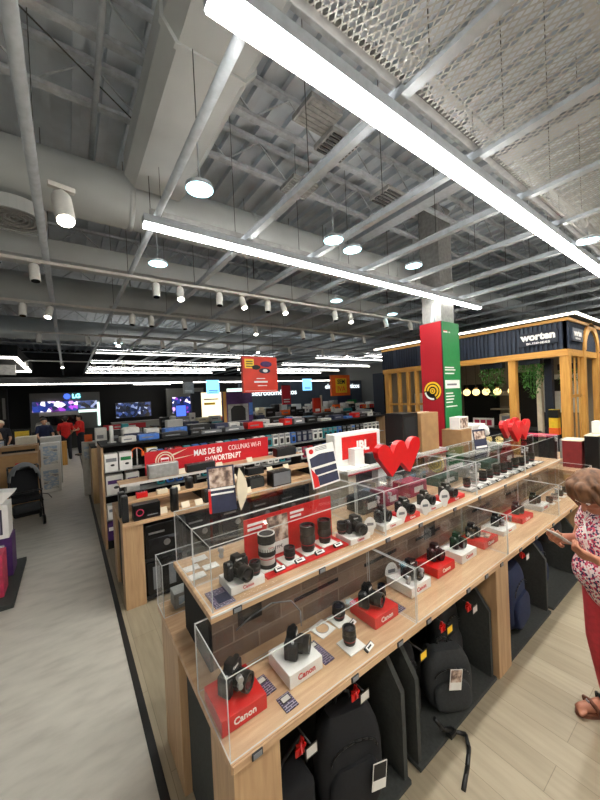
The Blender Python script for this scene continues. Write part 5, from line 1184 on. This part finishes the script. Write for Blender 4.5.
# ---------------------------------------------------------------- people
def skinned(name, caps, mat, parent, vox, smooth=3, flat=()):
    """one continuous surface: overlapping tapered limbs fused by a voxel remesh"""
    mb = MB()
    for i, (p0, p1, r0, r1) in enumerate(caps):
        sx = None
        if (Vector(p1)-Vector(p0)).length > 1e-4: mb.cyl(p0, p1, r0, r1, 18)
        mb.ball(p0, r0, 18, 12)
        if i not in flat: mb.ball(p1, r1, 18, 12)
    o = mb.build(name, mat)
    m = o.modifiers.new('r', 'REMESH'); m.mode = 'VOXEL'; m.voxel_size = vox; m.use_smooth_shade = True
    s = o.modifiers.new('s', 'SMOOTH'); s.factor = .5; s.iterations = smooth
    bpy.context.view_layer.update()
    me = bpy.data.meshes.new_from_object(o.evaluated_get(bpy.context.evaluated_depsgraph_get())); me.name = name
    o.modifiers.clear(); o.data = me; o.parent = parent
    if not me.materials: me.materials.append(M[mat])
    return o
def hand(wr, dirv, palm, up, s=1, curl=.5, side=1):
    """palm and five separate fingers; dirv finger direction, up back-of-hand normal, side +1/-1 for thumb side"""
    d = Vector(dirv).normalized(); u = Vector(up); u = (u-d*u.dot(d)).normalized(); r = d.cross(u)*side; w = Vector(wr)
    c = []
    for k in (-1, 0, 1): c.append((w+r*k*.016*s+d*.01, w+d*.078*s+r*k*.028*s, .016*s, .013*s))
    L = [.068, .078, .073, .058]
    for k in range(4):
        b = w+d*.08*s+r*(.033-.0215*k)*s
        m = b+(d*math.cos(curl*.5)-u*math.sin(curl*.5))*L[k]*.5*s
        e = m+(d*math.cos(curl*1.5)-u*math.sin(curl*1.5))*L[k]*.5*s
        c.append((b, m, .0095*s, .0085*s)); c.append((m, e, .0085*s, .007*s))
    tb = w+d*.03*s+r*.03*s; tm = tb+(d*.6+r*.8).normalized()*.035*s; te = tm+(d*.9+r*.1-u*.3).normalized()*.03*s
    c.append((tb, tm, .0125*s, .0105*s)); c.append((tm, te, .0105*s, .008*s))
    return c
def head(c, look, s=1):
    """skull, jaw, nose, ears, neck joint; look = forward unit vector"""
    c = Vector(c); f = Vector(look).normalized(); r = f.cross(Vector((0, 0, 1))).normalized(); u = r.cross(f)
    L = [(c+u*.03*s-f*.015*s, c+u*.03*s+f*.015*s, .088*s, .084*s), (c-u*.02*s+f*.035*s, c-u*.07*s+f*.055*s, .062*s, .042*s), (c-u*.0+f*.095*s, c-u*.028*s+f*.115*s, .010*s, .013*s),
         (c-u*.062*s+f*.088*s-r*.016*s, c-u*.062*s+f*.088*s+r*.016*s, .0085*s, .0085*s)]
    for k in (-1, 1): L.append((c-u*.02*s+r*k*.085*s, c+u*.02*s+r*k*.09*s, .012*s, .014*s)); L.append((c+f*.06*s+r*k*.035*s-u*.015*s, c+f*.06*s+r*k*.04*s-u*.02*s, .025*s, .025*s))
    return L, f, r, u
# the woman at the right
P = thing('person', 'person in a floral sleeveless top and red trousers looking down at a phone', 'person', (2.66, .47, 0), -2.106)
hL, f, r, u = head((-.02, -.13, 1.43), (0, -.75, -.66))
hc = Vector((-.02, -.13, 1.43))
wl, wr_ = (.125, -.27, 1.10), (-.135, -.30, 1.12)
body = [((0, .0, .88), (0, -.01, 1.06), .135, .12), ((0, -.01, 1.06), (0, .0, 1.24), .125, .115), ((-.13, .01, 1.27), (.13, .01, 1.27), .062, .062), ((0, .0, 1.27), (-.01, -.06, 1.37), .058, .05),
        ((.17, .01, 1.265), (.235, .0, 1.03), .05, .04), ((.235, .0, 1.03), wl, .042, .026), ((-.17, .01, 1.265), (-.235, -.02, 1.04), .05, .04), ((-.235, -.02, 1.04), wr_, .042, .026)]
for s in (-1, 1):
    body += [((s*.085, 0, .86), (s*.095, -.03, .47), .095, .06), ((s*.095, -.03, .47), (s*.10, .03, .09), .058, .038), ((s*.10, .045, .05), (s*.10, -.12, .045), .035, .032), ((s*.10, -.12, .04), (s*.105, -.18, .038), .034, .026)]
    for k in range(5): body.append(((s*.10+s*(.026-.0125*k)*-1, -.18, .034), (s*.10+s*(.030-.014*k)*-1, -.215+.006*k, .03), .0105, .009 if k else .012))
ph = Vector((-.03, -.405, 1.19))
body += hand(wl, (-.10, -.11, .055), None, (.25, -.45, -.5), 1.0, .9, -1)
body += hand(wr_, (.10, -.10, .055), None, (-.25, -.45, -.5), 1.0, .9, 1)
skinned('body', body+hL, 'skin', P, .0055, 2)
top = [((0, .0, .86), (0, -.02, 1.0), .175, .165), ((0, -.02, 1.0), (0, -.02, 1.16), .165, .155), ((0, -.02, 1.16), (0, .0, 1.25), .15, .10), ((-.14, .01, 1.27), (.14, .01, 1.27), .072, .072),
       ((.15, .01, 1.27), (.20, .01, 1.17), .072, .068), ((-.15, .01, 1.27), (-.20, .01, 1.17), .072, .068), ((-.07, -.1, 1.13), (.07, -.1, 1.13), .08, .08), ((-.05, -.07, .93), (.05, -.07, .93), .14, .14)]
skinned('floral_top', top, 'flower', P, .010, 4)
tr = [((-.05, .02, .86), (.05, .02, .86), .14, .14)]
for s in (-1, 1): tr += [((s*.085, .0, .84), (s*.095, -.03, .48), .118, .078), ((s*.095, -.03, .48), (s*.10, .025, .13), .078, .056)]
skinned('trousers', tr, 'trouser', P, .009, 3)
hair = [(hc+u*.04-f*.03, hc+u*.045+f*.01, .102, .094), (hc-u*.0-f*.06, hc-u*.06-f*.05, .085, .07), (hc+r*.06+u*.0, hc+r*.06-u*.06-f*.01, .05, .042), (hc-r*.06+u*.0, hc-r*.06-u*.06-f*.01, .05, .042), (hc+u*.10+f*.05+r*.03, hc+u*.06+f*.085+r*.04, .04, .026), (hc+u*.10+f*.05-r*.03, hc+u*.06+f*.085-r*.04, .04, .026)]
rd = random.Random(4)
for k in range(46):
    a = rd.uniform(0, 6.28); q = rd.uniform(.2, 1.0)
    d = (r*math.cos(a)+f*math.sin(a)); st = hc+u*.125-f*.02+d*.03
    if math.sin(a) > .75: continue
    p1 = hc+u*(.11-.03*q)+d*.085; p2 = hc+u*.02+d*.112; p3 = hc-u*(.04+.05*q)+d*(.100+.02*rd.random())
    hair += [(st, p1, .013, .013), (p1, p2, .013, .012), (p2, p3, .012, .006)]
skinned('hair', hair, 'hair', P, .006, 1)
for s in (-1, 1):
    e = MB().ball(hc+f*.088+r*s*.034+u*.012, .011, 10, 8).build('eye', 'whiteink', P); MB().ball(hc+f*.097+r*s*.034+u*.012, .005, 8, 6).build('pupil', 'black', e)
for s in (-1, 1):
    sd = MB().prism([(s*.10+.052*math.cos(a)*(1 if math.sin(a) < 0 else .8), -.07+.15*math.sin(a)) for a in [2*PI*i/24 for i in range(24)]], .001, .022, 'xy').build('sandal', 'sandal', P)
    mb = MB(); mb.tube([(s*.10-.052, -.10, .02), (s*.10-.04, -.12, .065), (s*.10, -.125, .082), (s*.10+.04, -.12, .065), (s*.10+.052, -.10, .02)], .012); mb.build('strap', 'sandal', sd)
    mb = MB(); mb.tube([(s*.10-.045, -.02, .02), (s*.10-.04, -.03, .08), (s*.10, -.05, .095), (s*.10+.04, -.03, .08), (s*.10+.045, -.02, .02)], .010); mb.build('strap', 'black', sd)
    MB().box(s*.10-.012, s*.10+.012, -.142, -.125, .07, .085, bev=.003).build('buckle', 'silver', sd)
lw = Vector(wl); ld = (Vector(wl)-Vector((.235, 0, 1.03))).normalized()
MB().cyl(lw-ld*.05, lw-ld*.02, .034, .032, 18).build('white_wristband', 'whiteink', P)
MB().tube([(-.07, -.06, 1.34), (-.09, -.13, 1.24), (0, -.20, 1.16), (.09, -.13, 1.24), (.07, -.06, 1.34)], .004).build('neck_cord', 'whiteink', P)
# phone held in the hands
Mw = Matrix.Translation(P.location) @ Euler((0, 0, -2.106)).to_matrix().to_4x4()
t = thing('smartphone', 'dark smartphone with white back held by the person', 'phone', tuple(Mw @ Vector((-.01, -.37, 1.185))), -2.106)
b = MB().box(-.037, .037, -.004, .004, -.075, .075, bev=.003).build('case', 'offw', t); b.rotation_euler = (.95, 0, .1)
MB().box(-.034, .034, .004, .0048, -.071, .071).build('screen', 'glassdark', b)
def person(label, x, y, rz, shirt, pants, hairm='hairblack', armf=.0, lean=0, skin='skin2', cap=None, H=1):
    t = thing('person', label, 'person', (x, y, 0), rz)
    T = lambda p: (p[0]*H, (p[1]-lean*max(0, p[2]-.9))*H, p[2]*H)
    c = lambda L: [(T(a), T(b), r0*H, r1*H) for a, b, r0, r1 in L]
    hl = head(T((0, -.02, 1.60)), (0, -1, -.2), H)[0]
    arms = []
    for s in (-1, 1):
        e = (s*.24, -.05-armf*.15, 1.12); w = (s*.2, -.08-armf*.38, .92+armf*.2)
        arms += [((s*.18, 0, 1.40), e, .05, .04), (e, w, .04, .028), (w, (w[0]*.9, w[1]-.06, w[2]-.05), .03, .022)]
    legs = []
    for s in (-1, 1): legs += [((s*.09, 0, .92), (s*.1, -.02, .5), .09, .06), ((s*.1, -.02, .5), (s*.11, .02, .08), .056, .04), ((s*.11, .03, .045), (s*.12, -.14, .035), .04, .033)]
    skinned('body', c([((0, 0, .95), (0, 0, 1.34), .13, .14), ((-.14, 0, 1.4), (.14, 0, 1.4), .06, .06), ((0, 0, 1.4), (0, -.01, 1.52), .055, .05)]+arms+legs)+hl, skin, t, .014, 2)
    skinned('shirt', c([((0, 0, .95), (0, 0, 1.34), .155, .165), ((-.15, 0, 1.4), (.15, 0, 1.4), .072, .072)]+[((s*.18, 0, 1.4), (s*.23, -.03-armf*.1, 1.2), .066, .058) for s in (-1, 1)]), shirt, t, .016, 3)
    skinned('trousers', c([((-.05, 0, .92), (.05, 0, .92), .135, .135)]+[q for s in (-1, 1) for q in (((s*.09, 0, .9), (s*.1, -.02, .5), .105, .075), ((s*.1, -.02, .5), (s*.11, .02, .08), .075, .06))]), pants, t, .016, 2)
    hc = Vector(T((0, -.02, 1.60)))
    skinned('hair', [(hc+Vector((0, .02, .05))*H, hc+Vector((0, .0, .06))*H, .098*H, .096*H), (hc+Vector((0, .06, 0)), hc+Vector((0, .06, -.03)), .07*H, .06*H)], cap or hairm, t, .014, 2)
    for s in (-1, 1): MB().box(s*.115-.045, s*.115+.045, -.19, .075, 0, .06, bev=.015).build('shoe', 'black', t)
person('person in a red polo and dark trousers seen from behind in the aisle', -.12, 16.0, PI+.1, 'shirtred', 'jean', armf=.5)
person('second person in a red polo, right of the first at the end of the aisle', .38, 16.9, -1.2, 'shirtred', 'jean', armf=.8)
person('person in a beige shirt leaning over the promotion goods at the left', -1.75, 13.3, -.9, 'shirtbeige', 'jean', armf=.9, lean=.25, cap=None)
person('person in a pale cap standing behind the person in beige', -1.9, 15.0, 0, 'jean', 'jean', armf=.2, cap='cream')
person('person in dark blue by the promotion goods near the bin', -.75, 15.1, .3, 'navy_bag', 'jean', armf=.4)
person('person in dark clothes at the far left picture edge', -3.3, 13.0, .6, 'jean', 'jean', armf=.4)
person('person in pale top before the large television', -.95, 18.5, 0, 'offw', 'jean', armf=.3)

# ---------------------------------------------------------------- camera, world, render look
cam = bpy.data.cameras.new('camera'); co = bpy.data.objects.new('camera', cam); COL.objects.link(co)
v1 = Vector((-232, 7, 322)).normalized(); v2 = Vector((447, -25, 322)); Xv = (v2-v1*v2.dot(v1)).normalized(); Zv = -(v1.cross(Xv))
if Zv.y > 0: Zv = -Zv
right = Vector((Xv.x, v1.x, Zv.x)); up = -Vector((Xv.y, v1.y, Zv.y)); back = -Vector((Xv.z, v1.z, Zv.z))
m = Matrix((right, up, back)).transposed().to_4x4(); m.translation = (0, 0, 2.1); co.matrix_world = m
cam.sensor_fit = 'AUTO'; cam.sensor_width = 36; cam.lens = 322/800*36; cam.clip_start = .05; cam.clip_end = 200
SC.camera = co
w = bpy.data.worlds.new('world'); SC.world = w; w.use_nodes = True; w.node_tree.nodes['Background'].inputs[0].default_value = (.6, .62, .65, 1); w.node_tree.nodes['Background'].inputs[1].default_value = .3
SC.view_settings.view_transform = 'Standard'; SC.view_settings.look = 'None'; SC.view_settings.gamma = 1; SC.view_settings.use_curve_mapping = False
SC.view_settings.exposure = 0.98
cy = SC.cycles; cy.use_denoising = True; cy.transparent_max_bounces = 48; cy.max_bounces = 7; cy.diffuse_bounces = 4; cy.glossy_bounces = 3; cy.sample_clamp_indirect = 6; cy.caustics_reflective = False; cy.caustics_refractive = False; cy.use_light_tree = True
